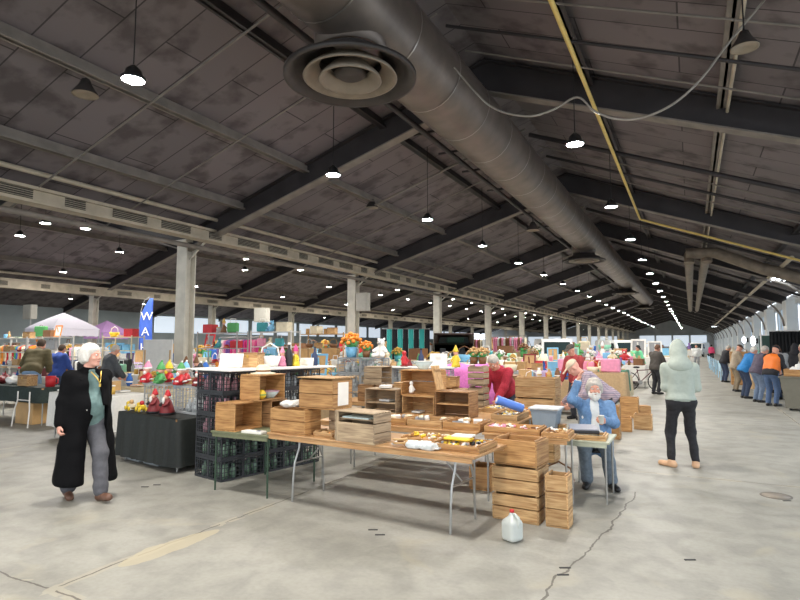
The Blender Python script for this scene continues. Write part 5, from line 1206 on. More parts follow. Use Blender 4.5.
for i, u in enumerate((.05, .3)):
    q = onK(u, .14); o = empty('toy_truck', (q[0], q[1], .728), 1.2, ['yellow and cream toy truck at the end of the toy table by the overcoat', 'yellow toy truck with a red figure, second on the toy table'][i], 'toy truck', 'toy trucks on the toy table')
    MB().box((0, -.05, .07), (.09, .12, .06), bev=.012).build('truck_bed', pm('yellow' if i else 'cream'), o); MB().box((0, .055, .085), (.085, .075, .09), bev=.016).build('cab', pm('yellow'), o); MB().ball((0, -.04, .13), (.035, .04, .035), 10).build('load', pm('red' if i else 'tan'), o)
    for sx in (-1, 1):
        for sy in (-.08, .07): MB().lathe([(0, -.014), (.032, -.014), (.032, .014), (0, .014)], n=14, M=Matrix.Translation((sx*.05, sy, .032)) @ Matrix.Rotation(PI/2, 4, 'Y')).build('wheel', pm('yellow'), o)
# ---- dark-clothed table at the west edge
OCC.extend([(-15.3, -12.2, 6.8, 8.0), (-6.3, -.7, 4.7, 9.2), (-8, -5.9, 5.2, 6.6)])
stall_table(-15.2, 7.05, 2.9, .8, .8, .0, 'dark green draped table by the olive-jacketed person', fabric('dark green cloth', '2f3a36', .2), .3)
tl = G(14, 426)
o = empty('trestle_leg', (tl[0], tl[1]-.05, 0), 0, 'white bent folding leg frame standing before the dark draped table', 'table leg')
for xx in (0, .62): MB().tube([(xx*.95+.0, 0, 0), (xx*.9+.03, .02, .35), (xx*.7+.1, .04, .55), (xx*.7+.1, .04, .74)], .014, 8).build('upright', pm('white'), o)
MB().tube([(.1, .04, .56), (.55, .04, .56)], .011, 8).build('crossbar', pm('white'), o)
q = G(18, 424); item('box', 'tan', q[0]+.1, q[1]+.3, 0, 'floor', 0, 1.9, 'cream', 'big brown carton on the floor under the dark green draped table')
q = D(56, 381, 11.5); item('mug', 'red', -12.6, 7.4, .805, 'dark green draped table', .4, 2.3, 'red', 'red bucket at the end of the dark green draped table')
item('wbox', 'tan', -13.3, 7.3, .805, 'dark green draped table', 0, 1.2, 'brown', 'long brown wooden box on the dark green draped table')
for i, (x, c, lab, r) in enumerate(((-14.6, 'dark red', 'heap of dark red cloth on the dark green draped table', .24), (-14.0, 'white', 'white plastic bag slumped on the dark green draped table', .22), (-15.0, 'green', 'green folded cloth on the dark green draped table', .15))):
    o = empty('cloth_bundle', (x, 7.4, .85), 0, lab, 'cloth'); SDF().ell((0, 0, .05), (r, .16, .09)).ell((.1, .05, .08), (r*.5, .1, .08)).mesh('folds', .025, pm(c, .8), o, fold=.03, fs=20); MB().box((0, 0, .006), (r*1.2, .2, .01)).build('underside', pm(c, .8), o)
# ---- floor marks: drain cover and small metal plates
q = G(776, 496); o = empty('floor_drain', (q[0], q[1], 0), 0, 'round dark drain cover set in the open floor', 'drain'); MB().lathe([(0, .002), (.14, .002), (.14, .004), (0, .004)], n=24).build('cover', mat('iron cover', '8a8174', .6, .3, var=.2), o); MB().lathe([(.14, .0), (.16, .0), (.16, .005), (.14, .005)], n=24, cap=False).build('ring', mat('iron ring', '6f685e', .6, .3), o)
for i, (px, py) in enumerate(((565, 568), (563, 575), (690, 560), (380, 535), (373, 530), (787, 501), (145, 487), (157, 485))):
    q = G(px, py); o = tag(MB().box((0, 0, .003), (.09, .02, .006), bev=.002).build('anchor_slot', pm('black'), None, (q[0], q[1], 0), .5), cat='floor anchor', group='dark anchor slots in the floor'); ordlab(o, 'small dark anchor slot in the concrete floor')
# ================================================================ stalls, racks and vehicles farther off
CLOTH = {'white': fabric('white cloth', 'd9d7d0', .06), 'black': BLKCL, 'cream': fabric('cream cloth', 'd5c7a6', .1), 'blue': fabric('blue cloth', '3d6296', .12), 'red': fabric('red cloth', '98363a', .15), 'green': fabric('green cloth', '4a7a64', .15), 'grey': fabric('grey cloth', '8f9092', .12), 'pink': fabric('hot pink cloth', 'd877bb', .12), 'lilac': fabric('lilac cloth', 'c3b0d4', .1), 'tan': fabric('tan cloth', 'b69a74', .1)}
def rects_hit(r):
    return any(r[0] < q[1] and q[0] < r[1] and r[2] < q[3] and q[2] < r[3] for q in OCC)
def settle(px, dep, L, W, rz=0):
    """the free spot for a thing L by W closest to where the photo shows it"""
    for k in range(60):
        d = dep+.2*((k+1)//2)*(1 if k % 2 else -1); c = D(px, 345, d)
        a = (abs(L*math.cos(rz))+abs(W*math.sin(rz)))/2+.1; b = (abs(L*math.sin(rz))+abs(W*math.cos(rz)))/2+.1
        r = (c[0]-a, c[0]+a, c[1]-b, c[1]+b)
        if d > 5 and not rects_hit(r): break
    OCC.append(r); return c
for k in range(15): OCC.append((-12.3, -11.7, 10.2+8.4*k, 10.8+8.4*k)); OCC.append((-28.9, -28.3, 9.2+8.4*k, 10.8+8.4*k))
for (px, dep, a, b) in ((553, 33, 1.8, 2.9), (618, 42, 1.8, 2.8), (452, 24.5, 1.6, 2.9), (158, 13.4, .55, .3), (30, 27.2, .5, .3), (262, 28, .5, .3), (62, 24, 1.6, 1.6), (104, 23, 0, 0), (642, 21, 1.1, .7), (143, 19.5, .6, .4), (452, 11.8, 1.3, 1.0), (143, 19.5, .3, .3)):
    c = D(px, 345, dep); OCC.append((c[0]-a, c[0]+a, c[1]-b, c[1]+b))
for k in range(9): c = D(384+5.4*k, 345, 27.5); OCC.append((c[0]-.2, c[0]+.2, c[1]-.2, c[1]+.2))
q = G(622, 432); OCC.append((q[0]-.5, q[0]+.6, q[1]-.3, q[1]+3)); q = G(608, 440); OCC.append((q[0]-.3, q[0]+.8, q[1], q[1]+2.1))
MIX_HOME = [k for k in MIX_HOME if k != 'lamp']
for d in range(13, 22): c = D(647, 345, d+.5); OCC.append((c[0]-.4, c[0]+.5, c[1]-.5, c[1]+.5))
def stall(px, dep, L, W, z, cl, where, kinds, rows=2, s=1.0, rz=0, drop=.6, tall=None, cols=COLS, gap=.03):
    """a draped market table centred where the photo shows it, dep metres along the view"""
    c = settle(px, dep, L, W, rz); dx, dy = off(rz, -L/2, -W/2); x, y = c[0]+dx, c[1]+dy
    stall_table(x, y, L, W, z, rz, 'market table known as the '+where if False else where+' with goods on it', CLOTH[cl], drop)
    fill(x, y, L, W, z+.006, rz, where, kinds, rows, s, cols, gap, tall); return x, y
def shelf_unit(px, dep, L, H, n, where, m, kinds, s=1.0, rz=0, cols=COLS, back=False):
    c = settle(px, dep, L, .45, rz); dx, dy = off(rz, -L/2, -.2); x, y = c[0]+dx, c[1]+dy; W = .42
    o = empty('shelf_unit', (x, y, 0), rz, where+' full of goods', 'shelves')
    for xx in (0, L):
        for yy in (0, W): MB().box((xx, yy, H/2), (.03, .03, H)).build('post', m, o)
    if back: MB().box((L/2, W, H/2), (L, .012, H)).build('back_panel', m, o)
    for k in range(n):
        zz = .35+(H-.4)*k/(n-1); MB().box((L/2, W/2, zz), (L, W, .025)).build('shelf', m, o)
        if k >= (1 if H > 1.5 else 0): fill(x, y, L, W, zz+.014, rz, where+', %s shelf' % ORDW[k], kinds, 1, s*(1.0 if k == n-1 else .8), cols, .015)
def rail(px, dep, L, H, where, cols, rz=0, grp=None):
    c = settle(px, dep, L, .55, rz); x, y = c[0]-L/2*math.cos(rz), c[1]-L/2*math.sin(rz)
    o = empty('clothes_rail', (x, y, 0), rz, where, 'clothes rail')
    for xx in (0, L): MB().tube([(xx, 0, 0), (xx, 0, H)], .016, 8).build('upright', CHROME, o); MB().tube([(xx, -.25, .02), (xx, .25, .02)], .016, 8).build('foot', CHROME, o)
    MB().tube([(0, 0, H), (L, 0, H)], .014, 8).build('bar', CHROME, o)
    n = int(L/.11)
    for k in range(n):
        u = .08+(L-.16)*k/max(1, n-1); dx, dy = off(rz, u, 0); col = random.choice(cols); h = H-.06
        g = empty('hanging_garment', (x+dx, y+dy, 0), rz+vary(.03), None, 'garment'); g['group'] = 'clothes on the '+where; ordlab(g, '%s garment on the %s' % (col, where))
        P = []; ln = .55+random.random()*.25
        for (zz, w_, t_) in ((0, .05, .02), (-.05, .2, .028), (-.12, .22, .03), (-ln*.6, .2, .035), (-ln, .23, .036)): P.append([(t_*math.sin(a), w_*math.cos(a), h-.03+zz) for a in [2*PI*q/12 for q in range(13)]])
        MB().grid(P).build('cloth', CLOTHM.setdefault(col, fabric('garment '+col, PAL[col], .2)), g); MB().tube([(0, 0, h-.03), (0, .024, h-.01), (0, .024, H+.008), (0, .002, H+.022)], .004, 5).build('hanger', CHROME, g)
CLOTHM = {}
def tent(px, dep, w, eave, peak, label, m, rz=0):
    c = settle(px, dep, w, w) if px > 90 else D(px, 345, dep); o = empty('canopy_tent', (c[0], c[1], 0), rz, label, 'tent')
    for sx in (-1, 1):
        for sy in (-1, 1): MB().tube([(sx*w/2, sy*w/2, 0), (sx*w/2, sy*w/2, eave)], .025, 8).build('pole', CHROME, o)
    P = []
    for k in range(9):
        t = k/8; r = w/2*(1-t)+.02; zz = eave+(peak-eave)*(t**.85); P.append([(r*a, r*b, zz) for a, b in ((-1, -1), (0, -1), (1, -1), (1, 0), (1, 1), (0, 1), (-1, 1), (-1, 0), (-1, -1))])
    solid(MB().grid(P, smooth=False).build('canopy', m, o), .01)
    for i, (a, b) in enumerate((((-1, -1), (1, -1)), ((1, -1), (1, 1)), ((1, 1), (-1, 1)), ((-1, 1), (-1, -1)))):
        Q = []
        for zz in (eave+.02, eave-.28): Q.append([((a[0]+(b[0]-a[0])*t/12)*w/2*1.005, (a[1]+(b[1]-a[1])*t/12)*w/2*1.005, zz-.04*(t % 2)*(zz < eave)) for t in range(13)])
        solid(MB().grid(Q, smooth=False).build('valance', m, o), .008)
# ---- west: in front of and behind the column line
stall(100, 10.4, 1.8, .7, .84, 'white', 'white table behind the overcoat', ['box', 'tin', 'bowl', 'ware', 'jar', 'book', 'mug', 'figurine'], 2, .9)
stall(170, 10.0, 1.9, .8, .9, 'cream', 'cream table behind the plush dolls', MIX_HOME, 3, .85)
stall(235, 9.6, 1.2, .6, .98, 'black', 'black table behind the white board', MIX_HOME, 2, 1.0, tall=['box', 'frame', 'pot', 'vase'])
stall(305, 10.4, 1.3, .7, .9, 'tan', 'tan table beside the grey crate wall', MIX_HOME, 2, 1.0, tall=['box', 'basket', 'pot', 'frame'])
stall(128, 12.8, 2.2, .8, .95, 'white', 'white table with red boxes', ['box', 'box', 'frame', 'book', 'tin', 'bag', 'clock'], 2, 1.0, tall=['frame', 'suitcase', 'box'])
stall(190, 12.6, 1.0, .7, .95, 'cream', 'cream table at the foot of the big column', MIX_HOME, 2, 1.1, tall=['teddy', 'doll', 'lamp'])
stall(250, 13.0, 2.0, .8, 1.0, 'white', 'white table of dolls and bears', MIX_TOY, 2, 1.2, tall=['teddy', 'doll', 'bag', 'pot'])
stall(330, 13.6, 1.9, .8, .98, 'tan', 'tan table near the second column', MIX_HOME, 2, 1.15, tall=['box', 'pot', 'basket', 'frame'])
stall(395, 14.5, 1.7, .8, 1.0, 'white', 'white table under the teal drapes', MIX_TOY, 2, 1.15, tall=['teddy', 'vase', 'doll', 'pot'])
W_ = mat('white shelf', 'd8d6d0', .5, var=.05); BK = mat('black shelf', '26272a', .5, var=.1)
shelf_unit(18, 14.6, 1.6, 1.95, 5, 'white rack at the west edge', W_, MIX_HOME+['box'], .9)
shelf_unit(50, 16.0, 1.6, 2.0, 5, 'white rack behind the olive coat', W_, MIX_BOX+['book'], .9)
shelf_unit(123, 15.2, 1.3, 2.0, 5, 'cream rack by the blue flag', mat('cream shelf', 'd3c6a6', .5, var=.05), MIX_BOX+['frame', 'book'], .95)
shelf_unit(222, 15.6, 1.5, 2.1, 5, 'grey rack behind the column', CHROME, MIX_TOY, 1.0)
shelf_unit(275, 16.4, 1.5, 2.15, 5, 'white rack of turquoise bags', W_, MIX_TOY+['bag', 'bag'], 1.05, cols=['sky blue', 'teal', 'white', 'cream', 'tan', 'pink', 'mint'])
shelf_unit(325, 17.0, 1.6, 2.1, 5, 'brown rack of orange things', WOODS[0], MIX_HOME, 1.0, cols=['orange', 'red', 'tan', 'brown', 'cream', 'gold'])
rail(78, 14.6, 1.5, 1.35, 'black clothes rail behind the white-haired person', ['black', 'black', 'navy', 'brown', 'white'])
rail(88, 17.2, 1.7, 1.75, 'pale clothes rail near the lilac tent', ['white', 'cream', 'silver', 'pink', 'black', 'grey'])
rail(20, 19.0, 2.0, 1.8, 'clothes rail of mixed garments by the west edge', ['red', 'cream', 'green', 'blue', 'tan', 'orange'])
rail(240, 20.0, 2.0, 2.0, 'clothes rail of pink garments under the windows', ['pink', 'pink', 'hot pink', 'purple', 'white'])
for i, (px, dep, c) in enumerate(((60, 21, 'white'), (105, 20, 'cream'), (160, 19, 'lilac'), (205, 21, 'white'), (258, 22, 'cream'), (300, 21, 'white'), (345, 22, 'red'), (385, 20, 'grey'), (420, 22, 'cream'))):
    stall(px, dep, 2.2, .8, 1.15, c, '%s far west table, %s of the row' % (c, (ORDW+['seventh', 'eighth', 'ninth'])[i]), MIX_TOY if i % 2 else MIX_HOME, 1, 1.7, tall=['box', 'teddy', 'frame', 'bag', 'pot', 'box', 'basket'])
for i, (px, dep, c) in enumerate(((25, 27, 'cream'), (75, 28, 'lilac'), (125, 27, 'white'), (175, 28, 'blue'), (215, 27, 'white'), (265, 28, 'tan'), (312, 28, 'white'), (360, 29, 'green'), (410, 28, 'cream'))):
    stall(px, dep, 2.6, .9, 1.3, c, '%s distant west table, %s in its row' % (c, (ORDW+['seventh', 'eighth', 'ninth'])[i]), MIX_BOX, 1, 2.0, tall=['box', 'frame', 'bag', 'pot', 'box', 'basket', 'suitcase'])
tent(62, 24, 2.0, 2.4, 3.1, 'white pointed canopy tent west of the first column', fabric('white canopy', 'd9d5e0', .04))
tent(106, 23, 1.5, 2.35, 2.98, 'lilac and pink canopy tent between the white tent and the blue flag', fabric('lilac canopy', 'c69ad2', .08))
# white pegboard panel with tools
q = D(158, 352, 13.4); o = empty('pegboard', (q[0], q[1], 0), 0, 'big white pegboard panel standing left of the big column', 'display panel') 
MB().box((0, 0, 1.45), (1.0, .03, .8), bev=.004).build('panel', W_, o)
for s in (-1, 1): MB().box((s*.44, .0, .8), (.04, .05, 1.6)).build('post', WOODZ[0], o); MB().box((s*.44, 0, .02), (.05, .5, .04)).build('foot', WOODY[0], o)
# feather flag with white letters
q = D(139, 345, 19.5); fl = empty('feather_flag', (q[0], q[1], 0), YAW, 'tall blue feather flag with white letters W A beside the first column', 'flag')
MB().tube([(-.02, 0, 0), (-.02, 0, 2.2), (.02, 0, 2.9), (.14, 0, 3.3), (.34, 0, 3.42)], .016, 8).build('pole', CHROME, fl)
P = []
for k in range(15):
    t = k/14; zz = 1.15+2.22*t; x0 = -.02 if t < .5 else -.02+.34*((t-.5)/.5)**2.2; x1 = .46-.02*t; P.append([(x0+(x1-x0)*j/6, .02*math.sin(j*1.1+k*.5), zz) for j in range(7)])
solid(MB().grid(P).build('sail', mat('flag blue', '3f63bf', .7, var=.06), fl), .006)
def letters(txt, size, m, parent, loc, rot=(PI/2, 0, 0), name='lettering'):
    cu = bpy.data.curves.new('text', 'FONT'); cu.body = txt; cu.size = size; cu.extrude = .003; cu.align_x = 'CENTER'; cu.align_y = 'CENTER'; cu.space_line = .82
    t = bpy.data.objects.new('text', cu); COL.objects.link(t); me = bpy.data.meshes.new_from_object(t.evaluated_get(bpy.context.evaluated_depsgraph_get())); bpy.data.objects.remove(t)
    me.materials.clear(); me.materials.append(m); o = bpy.data.objects.new(name, me); COL.objects.link(o); o.parent = parent; o.location = loc; o.rotation_euler = rot; return o
WL = mat('white lettering', 'f2f2f2', .6, var=0)
letters('W', .42, WL, fl, (.25, -.035, 2.72)); letters('A', .42, WL, fl, (.22, -.035, 2.18)); letters('H', .42, WL, fl, (.2, -.035, 1.62))
# grey boxes on the columns, hanging heaters
for (px, py, dep, w_, h_, lab) in ((363, 302, 22.0, .5, .72, 'grey electrical cabinet fixed to the second column'), (30, 312, 27.2, .7, .7, 'grey unit on the post near the west edge'), (262, 315, 28, .8, .7, 'grey heater box in front of the windows')):
    q = D(px, py, dep); o = empty('electrical_box', (q[0], q[1], q[2]-h_/2), 0, lab, 'cabinet'); MB().box((0, 0, h_/2), (w_, .3, h_), bev=.01).build('casing', mat('pale grey casing', 'b6b3a8', .5, var=.06), o); MB().box((0, -.16, h_/2), (w_*.86, .02, h_*.88), bev=.006).build('door', mat('pale grey casing', 'b6b3a8'), o)
    MB().tube([(0, .05, 0), (0, .05, -q[2]+h_/2)], .04, 8).build('post', CHROME, o) if dep > 25 else MB().box((-.2, .1, h_*.5), (.5, .06, .1)).build('bracket', CHROME, o)
# teal and black drapes
for k in range(9):
    q = D(384+5.4*k, 345, 27.5); o = empty('drape', (q[0], q[1], 0), YAW, None, 'drape', 'teal and black drapes'); c = ['black', 'teal'][k % 2]
    P = [[(-.125+.25*j/10, .03*math.sin(j*1.9), zz) for j in range(11)] for zz in (0.02, 1.3, 2.5)]
    solid(MB().grid(P).build('curtain_panel', CLOTHM.setdefault('d'+c, fabric('drape '+c, 'drape' and ('3fb0aa' if c == 'teal' else '1e1f24'), .1)), o), .01); MB().tube([(-.13, 0, 2.52), (.13, 0, 2.52)], .02, 6).build('rod', CHROME, o); MB().tube([(.12, .06, 0), (.12, .06, 2.52)], .015, 6).build('pole', CHROME, o)
    ordlab(o, '%s drape strip hanging beyond the silver crates' % c)
# ---- vehicles
def vehicle(px, dep, rz, label, cat, paint, dims, prof, glass_z, hatch=False, van=False, name='car'):
    q = D(px, 345, dep); o = empty(name, (q[0], q[1], 0), rz, label, cat); L, Wd, H = dims
    GL = mat('dark car glass', '2c3a3c', .1, var=0)
    # side profile (y along the car, front at -y), extruded across and narrowed upward
    vs = []; n = len(prof); inset = lambda z: Wd/2*(1-.16*max(0, (z-.95)/1.1))
    for s in (-1, 1):
        for (y, z) in prof: vs.append((s*inset(z), y, z))
    fs = [tuple(range(n)), tuple(range(2*n-1, n-1, -1))]+[(i, i+n, (i+1) % n+n, (i+1) % n) for i in range(n)]
    if hatch: fs = [f for f in fs if f != (hatch, hatch+n, (hatch+1) % n+n, (hatch+1) % n)]
    MB().add(vs, fs).build('body_shell', paint, o)
    for sx in (-1, 1):
        for yy in (-L*.31, L*.31): wl = MB().lathe([(0, -.1), (.3, -.1), (.33, -.06), (.33, .06), (.3, .1), (0, .1)], n=20, M=Matrix.Translation((sx*(Wd/2-.1), yy, .33)) @ Matrix.Rotation(PI/2, 4, 'Y')).build('wheel', mat('tyre', '1c1c1d', .8, var=.1), o); MB().lathe([(0, -.11), (.19, -.11), (.19, .11), (0, .11)], n=14, M=Matrix.Translation((sx*(Wd/2-.1), yy, .33)) @ Matrix.Rotation(PI/2, 4, 'Y')).build('hub', CHROME, wl)
    return o, GL, inset
WP = mat('white car paint', 'e3e4e2', .25, var=.02); BP = mat('dark brown car paint', '40322e', .3, .3, var=.1)
VANP = [(-2.5, .35), (-2.52, .95), (-2.25, 1.12), (-1.5, 1.95), (-1.2, 2.08), (2.4, 2.1), (2.5, 1.9), (2.5, .35)]
def front_bits(o, GL, inset, z0, z1, y0, y1, W):
    a = .84; e = .012
    MB().add([(-inset(z0)*a, y0-e, z0+e), (inset(z0)*a, y0-e, z0+e), (inset(z1)*a, y1-e, z1+e), (-inset(z1)*a, y1-e, z1+e)], [(0, 1, 2, 3)]).build('windscreen', GL, o)
    for s in (-1, 1): MB().box((s*W*.36, -2.52, .8), (.26, .06, .16), bev=.02).build('headlight', PAPER, o); MB().box((s*(W/2+.1), -1.6, 1.3), (.14, .1, .22), bev=.03).build('wing_mirror', BP, o)
    MB().box((0, -2.54, .72), (.8, .05, .22), bev=.02).build('grille', BP, o); MB().box((0, -2.55, .45), (W*.95, .08, .16), bev=.03).build('bumper', CHROME, o)
    for s in (-1, 1):
        MB().add([(s*(inset(1.25)+.012), -1.75, 1.25), (s*(inset(1.25)+.012), -.7, 1.25), (s*(inset(1.85)+.012), -.7, 1.85), (s*(inset(1.85)+.012), -1.3, 1.85)], [(0, 1, 2, 3)]).build('side_window', GL, o)
for px, dep, rz, lab in ((553, 33, .35, 'white van facing the stalls, the closer one near the red-capped person'), (618, 42, .5, 'second white van parked farther down the hall')):
    o, GL, ins = vehicle(px, dep, rz, lab, 'van', WP, (5, 1.95, 2.1), VANP, 1.2, name='van'); front_bits(o, GL, ins, 1.2, 1.88, -2.17, -1.57, 1.95)
o, GL, ins = vehicle(699, 84, -.25, 'white pickup truck far down the east aisle', 'truck', WP, (5, 1.95, 2.1), VANP, 1.2, name='truck'); front_bits(o, GL, ins, 1.2, 1.88, -2.17, -1.57, 1.95)
# dark hatchback with raised tailgate; its tail faces the camera
SP = [(-2.2, .35), (-2.25, .85), (-2.2, 1.0), (-1.85, 1.72), (1.0, 1.74), (1.5, 1.1), (2.2, .95), (2.25, .35)]
sv, GL, ins = vehicle(452, 24.5, .42, 'dark car with its tailgate raised behind the pink-covered stall', 'car', BP, (4.5, 1.85, 1.75), SP, 1.0, hatch=2)
MB().box((0, -1.1, .95), (1.5, 1.6, .06)).build('boot_floor', pm('grey'), sv); MB().box((.1, -1.5, 1.12), (.7, .5, .28), bev=.02).build('boot_liner', pm('mint'), sv); MB().box((0, -.4, 1.2), (1.4, .12, .5), bev=.04).build('rear_seat', pm('grey'), sv)
for s in (-1, 1): MB().box((s*.42, -.42, 1.5), (.26, .1, .18), bev=.03).build('headrest', pm('grey'), sv)
P = []
for k in range(6):
    t = k/5; P.append([(-.82+.04*t+1.64*j/6-.08*t*j/6, -1.85-.95*t, 1.74+.42*math.sin(t*1.8)) for j in range(7)])
tg = solid(MB().grid(P).build('tailgate', BP, sv), .07); MB().add([(-.62, -2.0, 1.80), (.62, -2.0, 1.80), (.55, -2.6, 2.02), (-.55, -2.6, 2.02)], [(0, 1, 2, 3)]).build('rear_window', GL, tg)
for s in (-1, 1):
    MB().tube([(s*.78, -1.9, 1.3), (s*.8, -2.3, 1.95)], .016, 6).build('strut', CHROME, sv); MB().box((s*.83, -2.2, 1.05), (.14, .06, .4), bev=.02).build('tail_light', pm('dark red'), sv)
item('box', 'mint', *D(452, 345, 22.4)[:2], 1.02, 'pink stall', .3, .9, 'white', 'mint box seen in the open boot of the dark car') if False else None
# pink and blue covered stall in front of the dark car
c = D(449, 345, 11.8); ps = empty('market_table', (c[0]-.7, c[1], 0), .1, 'stall covered with hot pink and lilac cloths in front of the dark car', 'table')
stt = MB().box((.8, .4, 1.1), (1.7, .8, .03)).build('tabletop', TTOP, ps)
for xx in (.1, 1.5):
    for yy in (.08, .72): legset(ps, 'leg', [(xx, yy, 1.1), (xx, yy, 0)], .014, CHROME)
for (x0, x1, cl) in ((-.15, .35, 'blue'), (.35, 1.7, 'pink')):
    P = []
    for (yy, zz) in ((-.06, .35), (-.03, .6), (-.01, .8), (.1, .83), (.4, .9), (.7, .86), (.84, .78), (.86, .4)): P.append([(x0+(x1-x0)*j/16, yy+.015*math.sin(j*1.7), zz*1.45+.025*math.sin(j*.9+yy*9)) for j in range(17)])
    solid(MB().grid(P).build('cloth_cover', mat('bright blue sheet', '4f83e0', .5, var=.1) if cl == 'blue' else CLOTH['pink'], ps), .012)
item('vase', 'white', c[0]-.25, c[1]-.9, 0, 'floor', 0, 1.0, 'tan', 'tall white jug standing on the floor') if False else None
# ---- middle stalls between the crate stall and the vans
stall(505, 12.5, 1.9, .8, .82, 'white', 'white table behind the red-shirted person', MIX_BOX+['frame', 'basket'], 2, .9)
stall(545, 11.6, 1.5, .7, .85, 'tan', 'tan table behind the pine crate stack', MIX_BOX+['teddy', 'vase'], 2, .85)
stall(610, 12.2, 1.2, .8, .74, 'cream', 'cream table beyond the plaid shirt', MIX_BOX, 2, .8)
stall(604, 14.4, 1.6, .8, .85, 'white', 'white table by the cardboard boxes', ['ware', 'box', 'tin', 'jar', 'book', 'basket', 'bowl'], 2, 1.0)
stall(596, 17.6, 1.8, .8, .95, 'green', 'green table before the second van', MIX_HOME+['box'], 2, 1.1, tall=['box', 'frame', 'basket', 'bag'])
stall(622, 20.5, 1.8, .8, .9, 'white', 'white table behind the bicycle', MIX_HOME+['box', 'bag'], 2, 1.1)
stall(498, 16.5, 2.0, .8, .95, 'grey', 'grey table in line with the dark car', MIX_HOME, 2, 1.2, tall=['box', 'frame', 'bag', 'basket'])
stall(540, 17.0, 1.7, .8, .95, 'lilac', 'lilac table before the first van', MIX_BOX, 2, 1.1, tall=['frame', 'lamp', 'bag'])
stall(480, 21, 2.0, .8, 1.1, 'white', 'white table beyond the dark car', MIX_TOY, 1, 1.6, tall=['bag', 'lamp', 'frame'])
stall(522, 24, 2.4, .8, 1.2, 'cream', 'cream table beside the van bonnet', MIX_HOME, 1, 1.8, tall=['box', 'frame', 'pot'])
stall(596, 26, 2.4, .9, 1.15, 'red', 'red table far behind the plaid shirt', MIX_TOY, 1, 1.6)
stall(640, 26, 2.6, .9, 1.15, 'white', 'white table far along the aisle', MIX_HOME, 1, 1.8, tall=['box', 'lamp', 'frame'])
stall(664, 33, 2.6, .9, 1.1, 'cream', 'cream table farther along the aisle', MIX_BOX, 1, 2.0)
stall(655, 44, 3.4, .9, 1.2, 'tan', 'tan table deep along the aisle', MIX_BOX, 1, 2.4)
stall(676, 58, 3.6, .9, 1.2, 'white', 'white table deepest along the aisle', MIX_HOME, 1, 3.0)
for i, (px, dep) in enumerate(((445, 32), (480, 33), (515, 34), (560, 36), (600, 40), (630, 46), (560, 52), (500, 46), (450, 44))):
    stall(px, dep, 3.2, .9, 1.3, ['white', 'cream', 'tan', 'grey', 'lilac', 'white', 'cream', 'white', 'tan'][i], 'remote hall table, %s of its group' % (ORDW+['seventh', 'eighth', 'ninth'])[i], MIX_BOX, 1, 2.6)
for i, (px, dep, L, h) in enumerate(((470, 26, 1.6, 2.1), (510, 29, 1.8, 2.2))): rail(px, dep, L, h, ['rail of pale garments beyond the dark car', 'rail of grey pink garments behind the cream table'][i], ['grey', 'white', 'pink', 'cream', 'silver', 'brown'])
# tan cardboard boxes by the aisle
for i, (px, py, s, rz, lab) in enumerate(((622, 432, 1.0, .05, 'tan carton on the aisle floor, the closest of three'), (645, 418, .95, .45, 'tan carton on the aisle floor, turned at an angle'), (627, 421, 1.05, .0, 'tan carton behind the closest aisle carton'))):
    q = G(px, py); crate(q[0]-.2, q[1]+.05 if i != 2 else q[1]+.55, 0, .38*s, .3*s, .28*s if i != 2 else .5, rz, 'up' if i == 0 else '-x' if i == 1 else 'up', lab, 1, 1, name='cardboard_box', cat='box')
q = G(608, 440); crate(q[0]-.15, q[1]+.1, 0, .34, .3, .62, 0, 'up', 'upright brown box next to the plaid-shirted person', 1, 1, name='wooden_crate'); crate(q[0]+.3, q[1]+1.6, 0, .34, .3, .32, 0, 'up', 'brown box on the floor between the plaid shirt and the cartons', 0, 1, name='cardboard_box', cat='box')
# bicycle
q = D(645, 345, 21); bk = empty('bicycle', (q[0]-.1, q[1], 0), .35, 'black bicycle with big spoked wheels standing at the stall end', 'bicycle')
TY = mat('tyre', '1c1c1d'); FR = mat('bicycle frame', '5a2a2c', .35, .3, var=.05)
for cx in (-.5, .5):
    w_ = MB().tube([(cx+.33*math.cos(a*PI/14), 0, .35+.33*math.sin(a*PI/14)) for a in range(29)], .02, 6, cap=False).build('wheel', TY, bk); mb = MB()
    for a in range(14): mb.tube([(cx, 0, .35), (cx+.32*math.cos(a*PI/7), 0, .35+.32*math.sin(a*PI/7))], .003, 4)
    mb.tube([(cx, -.05, .35), (cx, .05, .35)], .025, 8).build('spokes', CHROME, w_)
MB().tube([(-.5, 0, .35), (-.12, 0, .32), (-.22, 0, .82)], .018, 7).tube([(-.12, 0, .32), (.36, 0, .78)], .018, 7).tube([(-.2, 0, .76), (.36, 0, .8)], .018, 7).tube([(-.5, 0, .35), (-.2, 0, .74)], .014, 7).build('frame', FR, bk)
MB().tube([(.5, 0, .35), (.36, 0, .78), (.33, 0, .98)], .018, 7).build('fork', FR, bk); MB().tube([(.33, -.28, .98), (.33, 0, 1.0), (.33, .28, .98)], .014, 7).build('handlebar', TY, bk); MB().ball((-.24, 0, .88), (.13, .07, .04), 10).build('saddle', TY, bk)
MB().tube([(-.12, -.06, .32), (-.12, .06, .32)], .08, 14).build('crank', CHROME, bk)
for i, (dx, c) in enumerate(((-1.0, 'black'), (-1.7, 'brown'))):
    o = empty('folding_chair', (q[0]+dx-.7, q[1]-.5+.7*i, 0), .5, ['black folding chair between the cartons and the bicycle', 'brown folding chair behind the cartons'][i], 'chair'); MB().box((0, 0, .45), (.42, .4, .03), bev=.01).build('seat', pm(c), o); MB().box((0, .2, .75), (.42, .03, .3), bev=.01).build('backrest', pm(c), o)
    for sx in (-1, 1): MB().tube([(sx*.2, -.2, 0), (sx*.2, .18, .44)], .014, 6).build('leg', pm('black'), o); MB().tube([(sx*.2, .22, .9), (sx*.2, .2, .45), (sx*.2, -.05 if False else .24, 0)], .014, 6).build('leg', pm('black'), o)
